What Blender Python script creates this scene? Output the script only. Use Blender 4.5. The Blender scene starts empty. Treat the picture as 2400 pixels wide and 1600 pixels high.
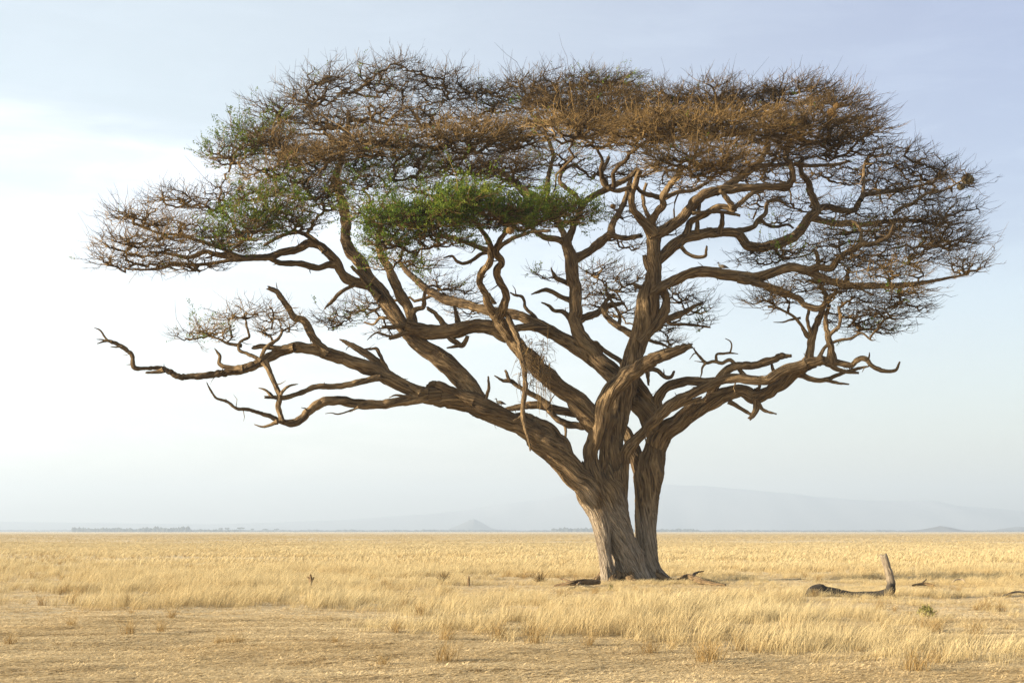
import bpy, math, random
import numpy as np
from mathutils import Vector

random.seed(7)
RNG = np.random.default_rng(11)
sc = bpy.context.scene
COL = sc.collection
R = math.radians

# ------------------------------------------------------------------ camera
CAM_H = 1.85
LENS, SENSOR, PW, PH = 50.0, 36.0, 2400.0, 1600.0
FPX = PW * LENS / SENSOR
HORIZON = 1244.0
PITCH = math.atan((HORIZON - PH / 2) / FPX)
cam_data = bpy.data.cameras.new('camera')
cam_data.lens = LENS; cam_data.sensor_width = SENSOR
cam_data.clip_start = 0.1; cam_data.clip_end = 40000
cam = bpy.data.objects.new('camera', cam_data); COL.objects.link(cam)
cam.location = (0, 0, CAM_H); cam.rotation_euler = (R(90) + PITCH, 0, 0)
sc.camera = cam

# ------------------------------------------------------------------ light
SUN_EL, SUN_BACK = 14.0, -14.0          # low sun from the left, a little on the camera's side
S = Vector((-math.cos(R(SUN_EL)) * math.cos(R(SUN_BACK)), math.cos(R(SUN_EL)) * math.sin(R(SUN_BACK)), math.sin(R(SUN_EL))))
sun_data = bpy.data.lights.new('sun', 'SUN')
sun_data.energy = 5.0; sun_data.angle = R(0.6); sun_data.color = (1.0, 0.86, 0.66)
sun = bpy.data.objects.new('sun', sun_data); COL.objects.link(sun)
sun.rotation_euler = S.to_track_quat('Z', 'Y').to_euler()

world = bpy.data.worlds.new('World'); sc.world = world; world.use_nodes = True
def build_world():
    nt = world.node_tree; N = nt.nodes; L = nt.links
    bg = N['Background']; bg.inputs[1].default_value = 1.0
    sky = N.new('ShaderNodeTexSky'); sky.sky_type = 'NISHITA'; sky.sun_disc = False
    sky.sun_elevation = R(SUN_EL); sky.sun_rotation = math.atan2(S.x, S.y)
    sky.air_density = 1.0; sky.dust_density = 1.5
    tc = N.new('ShaderNodeTexCoord')
    def math_(op, a, b=None, clamp=False):
        n = N.new('ShaderNodeMath'); n.operation = op; n.use_clamp = clamp
        for i, v in enumerate((a, b)):
            if v is None: continue
            if isinstance(v, (int, float)): n.inputs[i].default_value = v
            else: L.new(v, n.inputs[i])
        return n.outputs[0]
    def smooth(v, a, b):
        n = N.new('ShaderNodeMapRange'); n.interpolation_type = 'SMOOTHSTEP'
        L.new(v, n.inputs['Value']); n.inputs['From Min'].default_value = a; n.inputs['From Max'].default_value = b
        return n.outputs['Result']
    def mix(f, a, b):
        n = N.new('ShaderNodeMix'); n.data_type = 'RGBA'
        if isinstance(f, (int, float)): n.inputs['Factor'].default_value = f
        else: L.new(f, n.inputs['Factor'])
        for k, v in (('A', a), ('B', b)):
            s = [i for i in n.inputs if i.name == k and i.type == 'RGBA'][0]
            if isinstance(v, tuple): s.default_value = (*v, 1)
            else: L.new(v, s)
        return [o for o in n.outputs if o.type == 'RGBA'][0]
    norm = N.new('ShaderNodeVectorMath'); norm.operation = 'NORMALIZE'; L.new(tc.outputs['Generated'], norm.inputs[0])
    d = norm.outputs[0]
    sep = N.new('ShaderNodeSeparateXYZ'); L.new(d, sep.inputs[0])
    dot = N.new('ShaderNodeVectorMath'); dot.operation = 'DOT_PRODUCT'; L.new(d, dot.inputs[0]); dot.inputs[1].default_value = S
    sunward = smooth(dot.outputs['Value'], -0.58, 0.14)
    # stretched cloud noise
    mp = N.new('ShaderNodeMapping'); L.new(d, mp.inputs[0]); mp.inputs['Scale'].default_value = (1, 1, 4.5)
    def noise(scale, detail, rough=0.55, dist=0.0):
        n = N.new('ShaderNodeTexNoise'); L.new(mp.outputs[0], n.inputs['Vector'])
        n.inputs['Scale'].default_value = scale; n.inputs['Detail'].default_value = detail
        n.inputs['Roughness'].default_value = rough; n.inputs['Distortion'].default_value = dist
        return n.outputs['Fac']
    n1 = noise(3.2, 8, 0.55, 0.4); n2 = noise(9.0, 8, 0.6, 0.6)
    # cloud bank: low in the sky, its ragged top higher towards the sun
    el = sep.outputs['Z']
    top = math_('ADD', math_('MULTIPLY', sunward, 0.09), math_('ADD', 0.17, math_('MULTIPLY', math_('SUBTRACT', n1, 0.5), 0.30)))
    bank = smooth(math_('SUBTRACT', top, el), -0.05, 0.05)
    clear = mix(sunward, (0.034, 0.018, 0.040), (0.128, 0.126, 0.117))
    bankc = mix(sunward, (0.066, 0.058, 0.072), (0.245, 0.230, 0.230))
    wisp = smooth(n2, 0.42, 0.68)
    clear = mix(math_('MULTIPLY', wisp, 0.10), clear, (0.19, 0.195, 0.20))
    bankc = mix(math_('MULTIPLY', math_('SUBTRACT', 1.0, wisp), 0.30), bankc, (0.075, 0.075, 0.090))
    veil = mix(bank, clear, bankc)
    add = N.new('ShaderNodeVectorMath'); add.operation = 'MULTIPLY_ADD'
    L.new(sky.outputs[0], add.inputs[0]); add.inputs[1].default_value = (0.05, 0.05, 0.05); L.new(veil, add.inputs[2])
    L.new(add.outputs[0], bg.inputs[0])
build_world()
sc.view_settings.view_transform = 'Standard'; sc.view_settings.look = 'None'
sc.view_settings.gamma = 1.0; sc.view_settings.use_curve_mapping = False
sc.view_settings.exposure = 1.85
sc.cycles.use_denoising = True
sc.cycles.denoiser = 'OPENIMAGEDENOISE'
sc.cycles.denoising_input_passes = 'RGB_ALBEDO_NORMAL'
sc.cycles.denoising_prefilter = 'NONE'
sc.cycles.use_adaptive_sampling = False
sc.cycles.volume_bounces = 0
sc.cycles.max_bounces = 6
sc.cycles.transparent_max_bounces = 8

# ------------------------------------------------------------------ helpers
CP, SP = math.cos(PITCH), math.sin(PITCH)
def at(px, py, y):
    """point at depth y (metres along +Y) seen at photo pixel (px, py); arrays allowed"""
    px, py, y = np.broadcast_arrays(np.asarray(px, float), np.asarray(py, float), np.asarray(y, float))
    u = (px - PW / 2) / FPX; v = (PH / 2 - py) / FPX
    dy = CP - SP * v; dz = SP + CP * v
    t = y / dy
    return np.stack([u * t, y, CAM_H + dz * t], -1)
def scale_at(y): return y / FPX / CP
def ground_depth(py):
    v = (PH / 2 - py) / FPX
    dy = CP - SP * v; dz = SP + CP * v
    return -CAM_H / dz * dy

def _hash(i, j, k, seed):
    h = (i * 374761393 + j * 668265263 + k * 2147483647 + seed * 1274126177) & 0xFFFFFFFF
    h = ((h ^ (h >> 13)) * 1274126177) & 0xFFFFFFFF
    h = h ^ (h >> 16)
    return (h & 0xFFFFFF) / float(0xFFFFFF)
def vnoise(p, seed=0):
    p = np.asarray(p, float); f = np.floor(p); i = f.astype(np.int64); w = p - f; w = w * w * (3 - 2 * w)
    out = 0
    for a in (0, 1):
        for b in (0, 1):
            for c in (0, 1):
                h = _hash(i[..., 0] + a, i[..., 1] + b, i[..., 2] + c, seed)
                out = out + h * (w[..., 0] if a else 1 - w[..., 0]) * (w[..., 1] if b else 1 - w[..., 1]) * (w[..., 2] if c else 1 - w[..., 2])
    return out
def fbm(p, octaves=4, seed=0):
    p = np.asarray(p, float); s = 0; a = .5; t = 0
    for o in range(octaves):
        s = s + a * vnoise(p * 2 ** o, seed + o); t += a; a *= .5
    return s / t

class Geo:
    def __init__(self): self.V = []; self.Q = []; self.T = []; self.n = 0; self.A = {}
    def add(self, V, Q=None, T=None, **attrs):
        V = np.asarray(V, float).reshape(-1, 3)
        self.V.append(V)
        if Q is not None and len(Q): self.Q.append(np.asarray(Q, np.int64).reshape(-1, 4) + self.n)
        if T is not None and len(T): self.T.append(np.asarray(T, np.int64).reshape(-1, 3) + self.n)
        for k, v in attrs.items(): self.A.setdefault(k, []).append(np.asarray(v, float))
        self.n += len(V)
    def mesh(self, name, mat, offset=(0, 0, 0), smooth=True):
        V = np.concatenate(self.V) - np.asarray(offset, float)
        Q = np.concatenate(self.Q) if self.Q else np.zeros((0, 4), np.int64)
        T = np.concatenate(self.T) if self.T else np.zeros((0, 3), np.int64)
        me = bpy.data.meshes.new(name)
        nq, ntr = len(Q), len(T)
        me.vertices.add(len(V)); me.vertices.foreach_set('co', V.ravel().astype(np.float32))
        me.loops.add(nq * 4 + ntr * 3)
        me.loops.foreach_set('vertex_index', np.concatenate([Q.ravel(), T.ravel()]).astype(np.int32))
        me.polygons.add(nq + ntr)
        start = np.concatenate([np.arange(nq) * 4, nq * 4 + np.arange(ntr) * 3]).astype(np.int32)
        me.polygons.foreach_set('loop_start', start)
        me.polygons.foreach_set('use_smooth', np.full(nq + ntr, smooth))
        for k, parts in self.A.items():
            a = np.concatenate(parts)
            if a.ndim == 2:
                at_ = me.attributes.new(k, 'FLOAT_VECTOR', 'POINT'); at_.data.foreach_set('vector', a.ravel().astype(np.float32))
            else:
                at_ = me.attributes.new(k, 'FLOAT', 'POINT'); at_.data.foreach_set('value', a.astype(np.float32))
        me.update(calc_edges=True)
        if mat is not None: me.materials.append(mat)
        return me

def obj(name, me, parent=None, loc=(0, 0, 0)):
    o = bpy.data.objects.new(name, me); COL.objects.link(o); o.location = loc
    if parent is not None: o.parent = parent
    return o
def tag(o, label=None, cat=None, group=None, kind=None):
    for k, v in (('label', label), ('category', cat), ('group', group), ('kind', kind)):
        if v: o[k] = v
    return o
def empty(name, loc):
    o = bpy.data.objects.new(name, None); COL.objects.link(o); o.location = loc; o.empty_display_size = .3
    return o

def frames(P):
    """parallel transported frames along a polyline"""
    n = len(P); Tn = np.gradient(P, axis=0); Tn /= np.linalg.norm(Tn, axis=1, keepdims=True) + 1e-9
    ref = np.array([0, -1.0, 0]) if abs(Tn[0] @ np.array([0, -1.0, 0])) < .9 else np.array([1.0, 0, 0])
    U = np.zeros_like(P); u = ref - Tn[0] * (ref @ Tn[0]); u /= np.linalg.norm(u); U[0] = u
    for i in range(1, n):
        u = u - Tn[i] * (u @ Tn[i]); u /= np.linalg.norm(u) + 1e-9; U[i] = u
    return Tn, U, np.cross(Tn, U)

def catmull(P, step):
    P = np.asarray(P, float)
    if len(P) == 2: P = np.array([P[0], (P[0] + P[1]) / 2, P[1]])
    A = np.vstack([2 * P[0] - P[1], P, 2 * P[-1] - P[-2]]); out = []
    for i in range(1, len(A) - 2):
        L_ = np.linalg.norm(A[i + 1][:3] - A[i][:3]); k = max(2, int(L_ / step(A[i][3]) + .5))
        t = np.linspace(0, 1, k, endpoint=False)[:, None]
        p0, p1, p2, p3 = A[i - 1], A[i], A[i + 1], A[i + 2]
        out.append(.5 * ((2 * p1) + (-p0 + p2) * t + (2 * p0 - 5 * p1 + 4 * p2 - p3) * t ** 2 + (-p0 + 3 * p1 - 3 * p2 + p3) * t ** 3))
    out.append(A[-2][None]); out = np.vstack(out)
    out[:, 3] = np.maximum(out[:, 3], .004)
    return out

def limb_tube(g, PR, sides, seed, rough=.10, twist=.5, blunt=True, flare=0.0, pale=None, crook=1.0):
    """PR rows: x y z r. Bark-fluted tube with its own bark coordinates."""
    P, r = PR[:, :3].copy(), PR[:, 3].copy(); n = len(P)
    seg = np.r_[0, np.cumsum(np.linalg.norm(np.diff(P, axis=0), axis=1))]
    if flare: r = r * (1 + flare * np.exp(-seg / (r[0] * 1.6)))
    # gentle crookedness
    w = np.stack([vnoise(np.stack([seg / (.35 + 3 * r), np.full(n, 3.3 * q), np.full(n, seed * 1.7)], -1), seed + q) - .5 for q in range(3)], -1)
    fade = np.clip(seg / (seg[-1] * .1 + 1e-6), 0, 1)[:, None]
    w2 = np.stack([vnoise(np.stack([seg / (.06 + 1.1 * r), np.full(n, 5.3 * q), np.full(n, seed * 2.9)], -1), seed + 20 + q) - .5 for q in range(3)], -1)
    P = P + (w * (r * .55)[:, None] + w2 * (r * .40)[:, None]) * fade * crook
    r = r * (1 + .34 * (fbm(np.stack([seg / (.05 + 1.6 * r), r * 0, r * 0 + seed * 1.3], -1), 2, seed + 40) - .5))
    Tn, U, W = frames(P)
    th = np.linspace(0, 2 * np.pi, sides, endpoint=False)
    tw = th[None, :] + twist * seg[:, None]
    rr = np.broadcast_to(r[:, None], (n, sides)); rmean = max(float(np.mean(r)), .02)
    ca, sa = np.cos(tw), np.sin(tw); v = np.broadcast_to(seg[:, None], (n, sides))
    q = np.stack([ca * 1.3, sa * 1.3, v * (.35 / rmean) * .5], -1) + seed * 7.1
    lob = fbm(q, 3, seed) - .5
    k = max(2.2, rmean * 9)
    q2 = np.stack([ca * k, sa * k, v * 1.1], -1) + seed * 3.7
    rid = 1 - np.abs(2 * fbm(q2, 2, seed + 5) - 1)
    rad = rr * (1 + rough * 2.6 * lob + rough * 1.9 * (rid - .7))
    V = P[:, None, :] + rad[..., None] * (np.cos(th)[None, :, None] * U[:, None, :] + np.sin(th)[None, :, None] * W[:, None, :])
    if blunt and n > 3:   # splintered end
        jag = (fbm(np.stack([np.cos(th) * 2.5, np.sin(th) * 2.5, th * 0 + seed], -1), 2, seed + 9) - .35) * r[-1] * 2.2
        V[-1] += jag[:, None] * Tn[-1]
    i = np.arange(n - 1)[:, None] * sides; j = np.arange(sides)[None, :]; j2 = (j + 1) % sides
    Q = np.stack([i + j, i + j2, i + sides + j2, i + sides + j], -1).reshape(-1, 4)
    bark = np.stack([ca * rmean, sa * rmean, v + seed * 5.3], -1).reshape(-1, 3)
    VV = V.reshape(-1, 3); tip = P[-1] + Tn[-1] * r[-1] * (.1 if blunt else .6)
    VV = np.vstack([VV, tip]); bark = np.vstack([bark, [0, 0, seg[-1] + seed * 5.3]])
    last = (n - 1) * sides
    T = np.stack([last + np.arange(sides), last + (np.arange(sides) + 1) % sides, np.full(sides, n * sides)], -1)
    pv = np.zeros(len(VV)) if pale is None else pale(VV)
    g.add(VV, Q, T, bark=bark, pale=pv)
    return P, r

def sticks(g, P, Rr, sides=3, extra=None):
    """many thin tapered polylines at once; P (n,k,3), Rr (n,k)"""
    n, k, _ = P.shape
    Tn = np.gradient(P, axis=1); Tn /= np.linalg.norm(Tn, axis=2, keepdims=True) + 1e-9
    ref = np.where(np.abs(Tn[..., 2:3]) > .9, np.array([1.0, 0, 0]), np.array([0, 0, 1.0]))
    U = np.cross(Tn, ref); U /= np.linalg.norm(U, axis=2, keepdims=True) + 1e-9
    W = np.cross(Tn, U)
    th = np.arange(sides) * 2 * np.pi / sides
    V = P[:, :, None, :] + Rr[:, :, None, None] * (np.cos(th)[:, None] * U[:, :, None, :] + np.sin(th)[:, None] * W[:, :, None, :])
    b = (np.arange(n) * k * sides)[:, None, None]; i = (np.arange(k - 1) * sides)[None, :, None]; j = np.arange(sides)[None, None, :]; j2 = (j + 1) % sides
    Q = np.stack([b + i + j, b + i + j2, b + i + sides + j2, b + i + sides + j], -1).reshape(-1, 4)
    at_ = {}
    if extra is not None:
        for kk, vv in extra.items(): at_[kk] = np.repeat(vv, k * sides)
    g.add(V.reshape(-1, 3), Q, **at_)

# ------------------------------------------------------------------ materials
def new_mat(name):
    m = bpy.data.materials.new(name); m.use_nodes = True
    nt = m.node_tree; b = nt.nodes['Principled BSDF']; b.inputs['Roughness'].default_value = .9
    b.inputs['Specular IOR Level'].default_value = .15
    return m, nt, b
class NB:
    def __init__(self, nt): self.nt = nt; self.N = nt.nodes; self.L = nt.links
    def attr(self, name, kind='GEOMETRY'):
        n = self.N.new('ShaderNodeAttribute'); n.attribute_name = name; n.attribute_type = kind; return n
    def map(self, vec, scale, loc=(0, 0, 0)):
        n = self.N.new('ShaderNodeMapping'); self.L.new(vec, n.inputs[0]); n.inputs['Scale'].default_value = scale; n.inputs['Location'].default_value = loc; return n.outputs[0]
    def noise(self, vec, scale, detail=4, rough=.55, dist=0):
        n = self.N.new('ShaderNodeTexNoise'); self.L.new(vec, n.inputs['Vector'])
        n.inputs['Scale'].default_value = scale; n.inputs['Detail'].default_value = detail; n.inputs['Roughness'].default_value = rough; n.inputs['Distortion'].default_value = dist
        return n.outputs['Fac']
    def ramp(self, fac, stops):
        n = self.N.new('ShaderNodeValToRGB'); self.L.new(fac, n.inputs[0]); e = n.color_ramp.elements
        while len(e) < len(stops): e.new(.5)
        for el, (p, c) in zip(e, stops): el.position = p; el.color = (*c, 1)
        return n.outputs[0]
    def mix(self, f, a, b, blend='MIX'):
        n = self.N.new('ShaderNodeMix'); n.data_type = 'RGBA'; n.blend_type = blend
        if isinstance(f, (int, float)): n.inputs['Factor'].default_value = f
        else: self.L.new(f, n.inputs['Factor'])
        for k, v in (('A', a), ('B', b)):
            s = [i for i in n.inputs if i.name == k and i.type == 'RGBA'][0]
            if isinstance(v, tuple): s.default_value = (*v, 1)
            else: self.L.new(v, s)
        return [o for o in n.outputs if o.type == 'RGBA'][0]
    def math(self, op, a, b=None, clamp=False):
        n = self.N.new('ShaderNodeMath'); n.operation = op; n.use_clamp = clamp
        for i, v in enumerate((a, b)):
            if v is None: continue
            if isinstance(v, (int, float)): n.inputs[i].default_value = v
            else: self.L.new(v, n.inputs[i])
        return n.outputs[0]
    def bump(self, h, strength, dist, bsdf):
        n = self.N.new('ShaderNodeBump'); self.L.new(h, n.inputs['Height']); n.inputs['Strength'].default_value = strength; n.inputs['Distance'].default_value = dist
        self.L.new(n.outputs[0], bsdf.inputs['Normal'])

def bark_material():
    m, nt, b = new_mat('bark'); k = NB(nt)
    v = k.attr('bark').outputs['Vector']; pale = k.attr('pale').outputs['Fac']
    fine = k.noise(k.map(v, (24, 24, 2.2)), 1.0, 4, .6, .5)
    mid = k.noise(k.map(v, (10, 10, .85)), 1.0, 3, .55, 1.1)
    big = k.noise(k.map(v, (1.5, 1.5, .6)), 1.0, 3)
    rg = k.math('SUBTRACT', 1.0, k.math('MULTIPLY', k.math('ABSOLUTE', k.math('SUBTRACT', mid, .5)), 4.2), True)   # ridges
    tex = k.math('ADD', k.math('MULTIPLY', rg, .55), k.math('MULTIPLY', fine, .45))
    c = k.ramp(tex, [(.20, (.018, .012, .007)), (.48, (.104, .068, .035)), (.80, (.315, .218, .113))])
    c = k.mix(k.ramp(big, [(.38, (0, 0, 0)), (.7, (.6, .6, .6))]), c, (.085, .052, .025))
    cp = k.ramp(tex, [(.18, (.085, .062, .041)), (.5, (.205, .162, .114)), (.8, (.35, .29, .215))])
    c = k.mix(pale, c, cp)
    k.L.new(c, b.inputs['Base Color'])
    h = k.math('ADD', k.math('MULTIPLY', fine, .45), rg)
    k.bump(h, 1.0, .10, b)
    return m
def deadwood_material(name, dark, light):
    m, nt, b = new_mat(name); k = NB(nt); v = k.attr('bark').outputs['Vector']
    f = k.noise(k.map(v, (30, 30, 3)), 1.0, 5, .6, .5); g = k.noise(k.map(v, (6, 6, 2)), 1.0, 3)
    tx = k.math('ADD', k.math('MULTIPLY', f, .6), k.math('MULTIPLY', g, .4)); c = k.mix(k.attr('pale').outputs['Fac'], k.ramp(tx, [(.3, dark), (.65, light)]), k.ramp(tx, [(.36, (.075, .05, .032)), (.5, (.21, .17, .12)), (.7, (.31, .26, .195))]))
    k.L.new(c, b.inputs['Base Color']); k.bump(f, .9, .03, b)
    return m
def tint_material(name, stops, translucent=0.0, noise_scale=.35):
    """thin growth: colour from the per-piece 'tint' attribute and a slow noise over space"""
    m, nt, b = new_mat(name); k = NB(nt)
    t = k.attr('tint').outputs['Fac']
    geo = k.N.new('ShaderNodeNewGeometry')
    n = k.noise(geo.outputs['Position'], noise_scale, 3)
    f = k.math('ADD', k.math('MULTIPLY', t, .7), k.math('MULTIPLY', n, .45))
    c = k.ramp(f, stops); k.L.new(c, b.inputs['Base Color'])
    if translucent:
        tr = k.N.new('ShaderNodeBsdfTranslucent'); k.L.new(c, tr.inputs['Color'])
        mx = k.N.new('ShaderNodeMixShader'); mx.inputs[0].default_value = translucent
        k.L.new(b.outputs[0], mx.inputs[1]); k.L.new(tr.outputs[0], mx.inputs[2])
        k.L.new(mx.outputs[0], k.N['Material Output'].inputs['Surface'])
    return m
def grass_material(name, base, tip, var):
    m, nt, b = new_mat(name); k = NB(nt)
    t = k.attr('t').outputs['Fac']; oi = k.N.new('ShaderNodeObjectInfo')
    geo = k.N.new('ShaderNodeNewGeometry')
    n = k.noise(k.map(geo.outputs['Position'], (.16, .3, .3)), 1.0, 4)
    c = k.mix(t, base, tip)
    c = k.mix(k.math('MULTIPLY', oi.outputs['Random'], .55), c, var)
    c2 = k.mix(k.ramp(n, [(.42, (0, 0, 0)), (.66, (1, 1, 1))]), c, k.mix(.42, c, (.37, .25, .10)))
    k.L.new(c2, b.inputs['Base Color'])
    tr = k.N.new('ShaderNodeBsdfTranslucent'); k.L.new(c2, tr.inputs['Color'])
    mx = k.N.new('ShaderNodeMixShader'); mx.inputs[0].default_value = .30
    k.L.new(b.outputs[0], mx.inputs[1]); k.L.new(tr.outputs[0], mx.inputs[2])
    k.L.new(mx.outputs[0], k.N['Material Output'].inputs['Surface'])
    return m
def ground_material():
    m, nt, b = new_mat('dry_ground'); k = NB(nt)
    geo = k.N.new('ShaderNodeNewGeometry'); p = geo.outputs['Position']
    a = k.noise(k.map(p, (1.1, 2.2, 1)), 1.0, 6, .62, .4)
    f = k.noise(k.map(p, (7, 16, 7)), 1.0, 5, .65)
    big = k.noise(k.map(p, (.06, .12, .1)), 1.0, 4)
    far = k.noise(k.map(p, (.008, .03, .1)), 1.0, 5, .6)
    c = k.ramp(f, [(.28, (.31, .235, .14)), (.5, (.50, .40, .245)), (.75, (.62, .50, .315))])
    c = k.mix(k.ramp(a, [(.40, (0, 0, 0)), (.64, (1, 1, 1))]), c, k.mix(.55, c, (.44, .34, .18)))
    c = k.mix(k.ramp(big, [(.4, (0, 0, 0)), (.7, (.7, .7, .7))]), c, (.48, .385, .22))
    c = k.mix(k.ramp(far, [(.45, (0, 0, 0)), (.62, (.6, .6, .6))]), c, (.54, .43, .24))
    k.L.new(c, b.inputs['Base Color'])
    k.bump(k.math('ADD', f, k.math('MULTIPLY', a, .8)), .9, .05, b)
    return m
def plain_material(name, col, noise_amp=.3, scale=6.0, rough=.9):
    m, nt, b = new_mat(name); k = NB(nt); b.inputs['Roughness'].default_value = rough
    tc = k.N.new('ShaderNodeTexCoord'); n = k.noise(tc.outputs['Object'], scale, 5)
    lo = tuple(x * (1 - noise_amp) for x in col); hi = tuple(min(1, x * (1 + noise_amp)) for x in col)
    k.L.new(k.ramp(n, [(.3, lo), (.7, hi)]), b.inputs['Base Color'])
    return m

M_BARK = bark_material()
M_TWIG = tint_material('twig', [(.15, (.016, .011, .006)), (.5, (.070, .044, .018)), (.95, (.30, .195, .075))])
M_LEAF = tint_material('leaf', [(.12, (.020, .052, .006)), (.5, (.090, .142, .016)), (.95, (.28, .30, .045))], .38)
M_LOG = deadwood_material('weathered_log', (.013, .011, .009), (.055, .047, .038))
M_GROUND = ground_material()

# ------------------------------------------------------------------ ground
def ground_z(x, y):
    x = np.asarray(x, float); y = np.asarray(y, float)
    d = np.hypot(x, y)
    f = np.clip(1 - (d - 60) / 120, 0, 1)
    p = np.stack([x * .35, y * .35, x * 0], -1); q = np.stack([x * 1.7, y * 1.7, x * 0 + 4], -1)
    return f * ((fbm(p, 3, 21) - .5) * .16 + (fbm(q, 2, 31) - .5) * .07)
def build_ground():
    ys = np.concatenate([-np.geomspace(900, 6, 26), np.linspace(-4, 12, 14), np.linspace(12.4, 62, 150), np.geomspace(63, 9300, 70)])
    s = np.linspace(-1, 1, 201); xs = np.sinh(s * 7.2) / math.sinh(7.2) * 9300
    inner = np.linspace(-24, 24, 121); xs = np.concatenate([xs[xs < -24.6], inner, xs[xs > 24.6]])
    X, Y = np.meshgrid(xs, ys); Z = ground_z(X, Y)
    ny, nx = X.shape; i = np.arange(ny - 1)[:, None] * nx; j = np.arange(nx - 1)[None, :]
    Q = np.stack([i + j, i + j + 1, i + nx + j + 1, i + nx + j], -1).reshape(-1, 4)
    g = Geo(); g.add(np.stack([X, Y, Z], -1).reshape(-1, 3), Q)
    tag(obj('ground', g.mesh('ground', M_GROUND)), kind='structure')
build_ground()

# ------------------------------------------------------------------ far land
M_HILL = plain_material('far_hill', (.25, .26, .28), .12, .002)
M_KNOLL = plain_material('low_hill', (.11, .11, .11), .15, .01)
M_WOOD = plain_material('far_wood', (.055, .06, .05), .3, .05)
def ridge(name, profile, depth, thick, seed, rough, label=None, cat=None, kind='structure'):
    """a range of hills built as real ground: a crest line with slopes both ways"""
    pr = np.asarray(profile, float); px = np.linspace(pr[0, 0], pr[-1, 0], 220)
    py = np.interp(px, pr[:, 0], pr[:, 1])
    crest = at(px, py, depth); h = np.maximum(crest[:, 2], .5)
    h = h * (1 + rough * (fbm(np.stack([px * .02, px * 0, px * 0 + seed], -1), 5, seed) - .5))
    prof = np.array([0, .35, .72, .93, 1, .9, .6, .25, 0]); off = np.array([-1, -.66, -.36, -.14, 0, .2, .5, .8, 1.0]) * thick
    V = np.stack([np.repeat(crest[:, :1], 9, 1), depth + off[None, :] * np.ones((220, 1)), h[:, None] * prof[None, :] - .5], -1)
    V[..., 1] += (fbm(np.stack([V[..., 0] * .004, V[..., 1] * .004, V[..., 2] * 0 + seed], -1), 3, seed) - .5) * thick * .3
    i = np.arange(219)[:, None] * 9; j = np.arange(8)[None, :]
    g = Geo(); g.add(V.reshape(-1, 3), np.stack([i + j, i + 9 + j, i + 10 + j, i + 1 + j], -1).reshape(-1, 4))
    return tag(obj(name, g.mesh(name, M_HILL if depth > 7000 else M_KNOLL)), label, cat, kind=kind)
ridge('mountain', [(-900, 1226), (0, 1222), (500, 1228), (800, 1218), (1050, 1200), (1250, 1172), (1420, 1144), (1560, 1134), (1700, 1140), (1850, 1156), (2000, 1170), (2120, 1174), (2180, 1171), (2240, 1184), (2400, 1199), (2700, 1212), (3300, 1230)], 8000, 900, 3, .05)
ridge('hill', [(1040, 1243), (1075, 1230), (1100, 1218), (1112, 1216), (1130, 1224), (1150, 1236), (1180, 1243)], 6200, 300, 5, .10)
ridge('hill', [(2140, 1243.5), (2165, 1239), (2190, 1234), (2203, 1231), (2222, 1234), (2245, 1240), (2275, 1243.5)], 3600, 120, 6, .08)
ridge('hill', [(2320, 1243.5), (2345, 1238), (2375, 1233.5), (2400, 1234), (2460, 1239), (2520, 1243.5)], 5000, 150, 8, .08)

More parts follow.
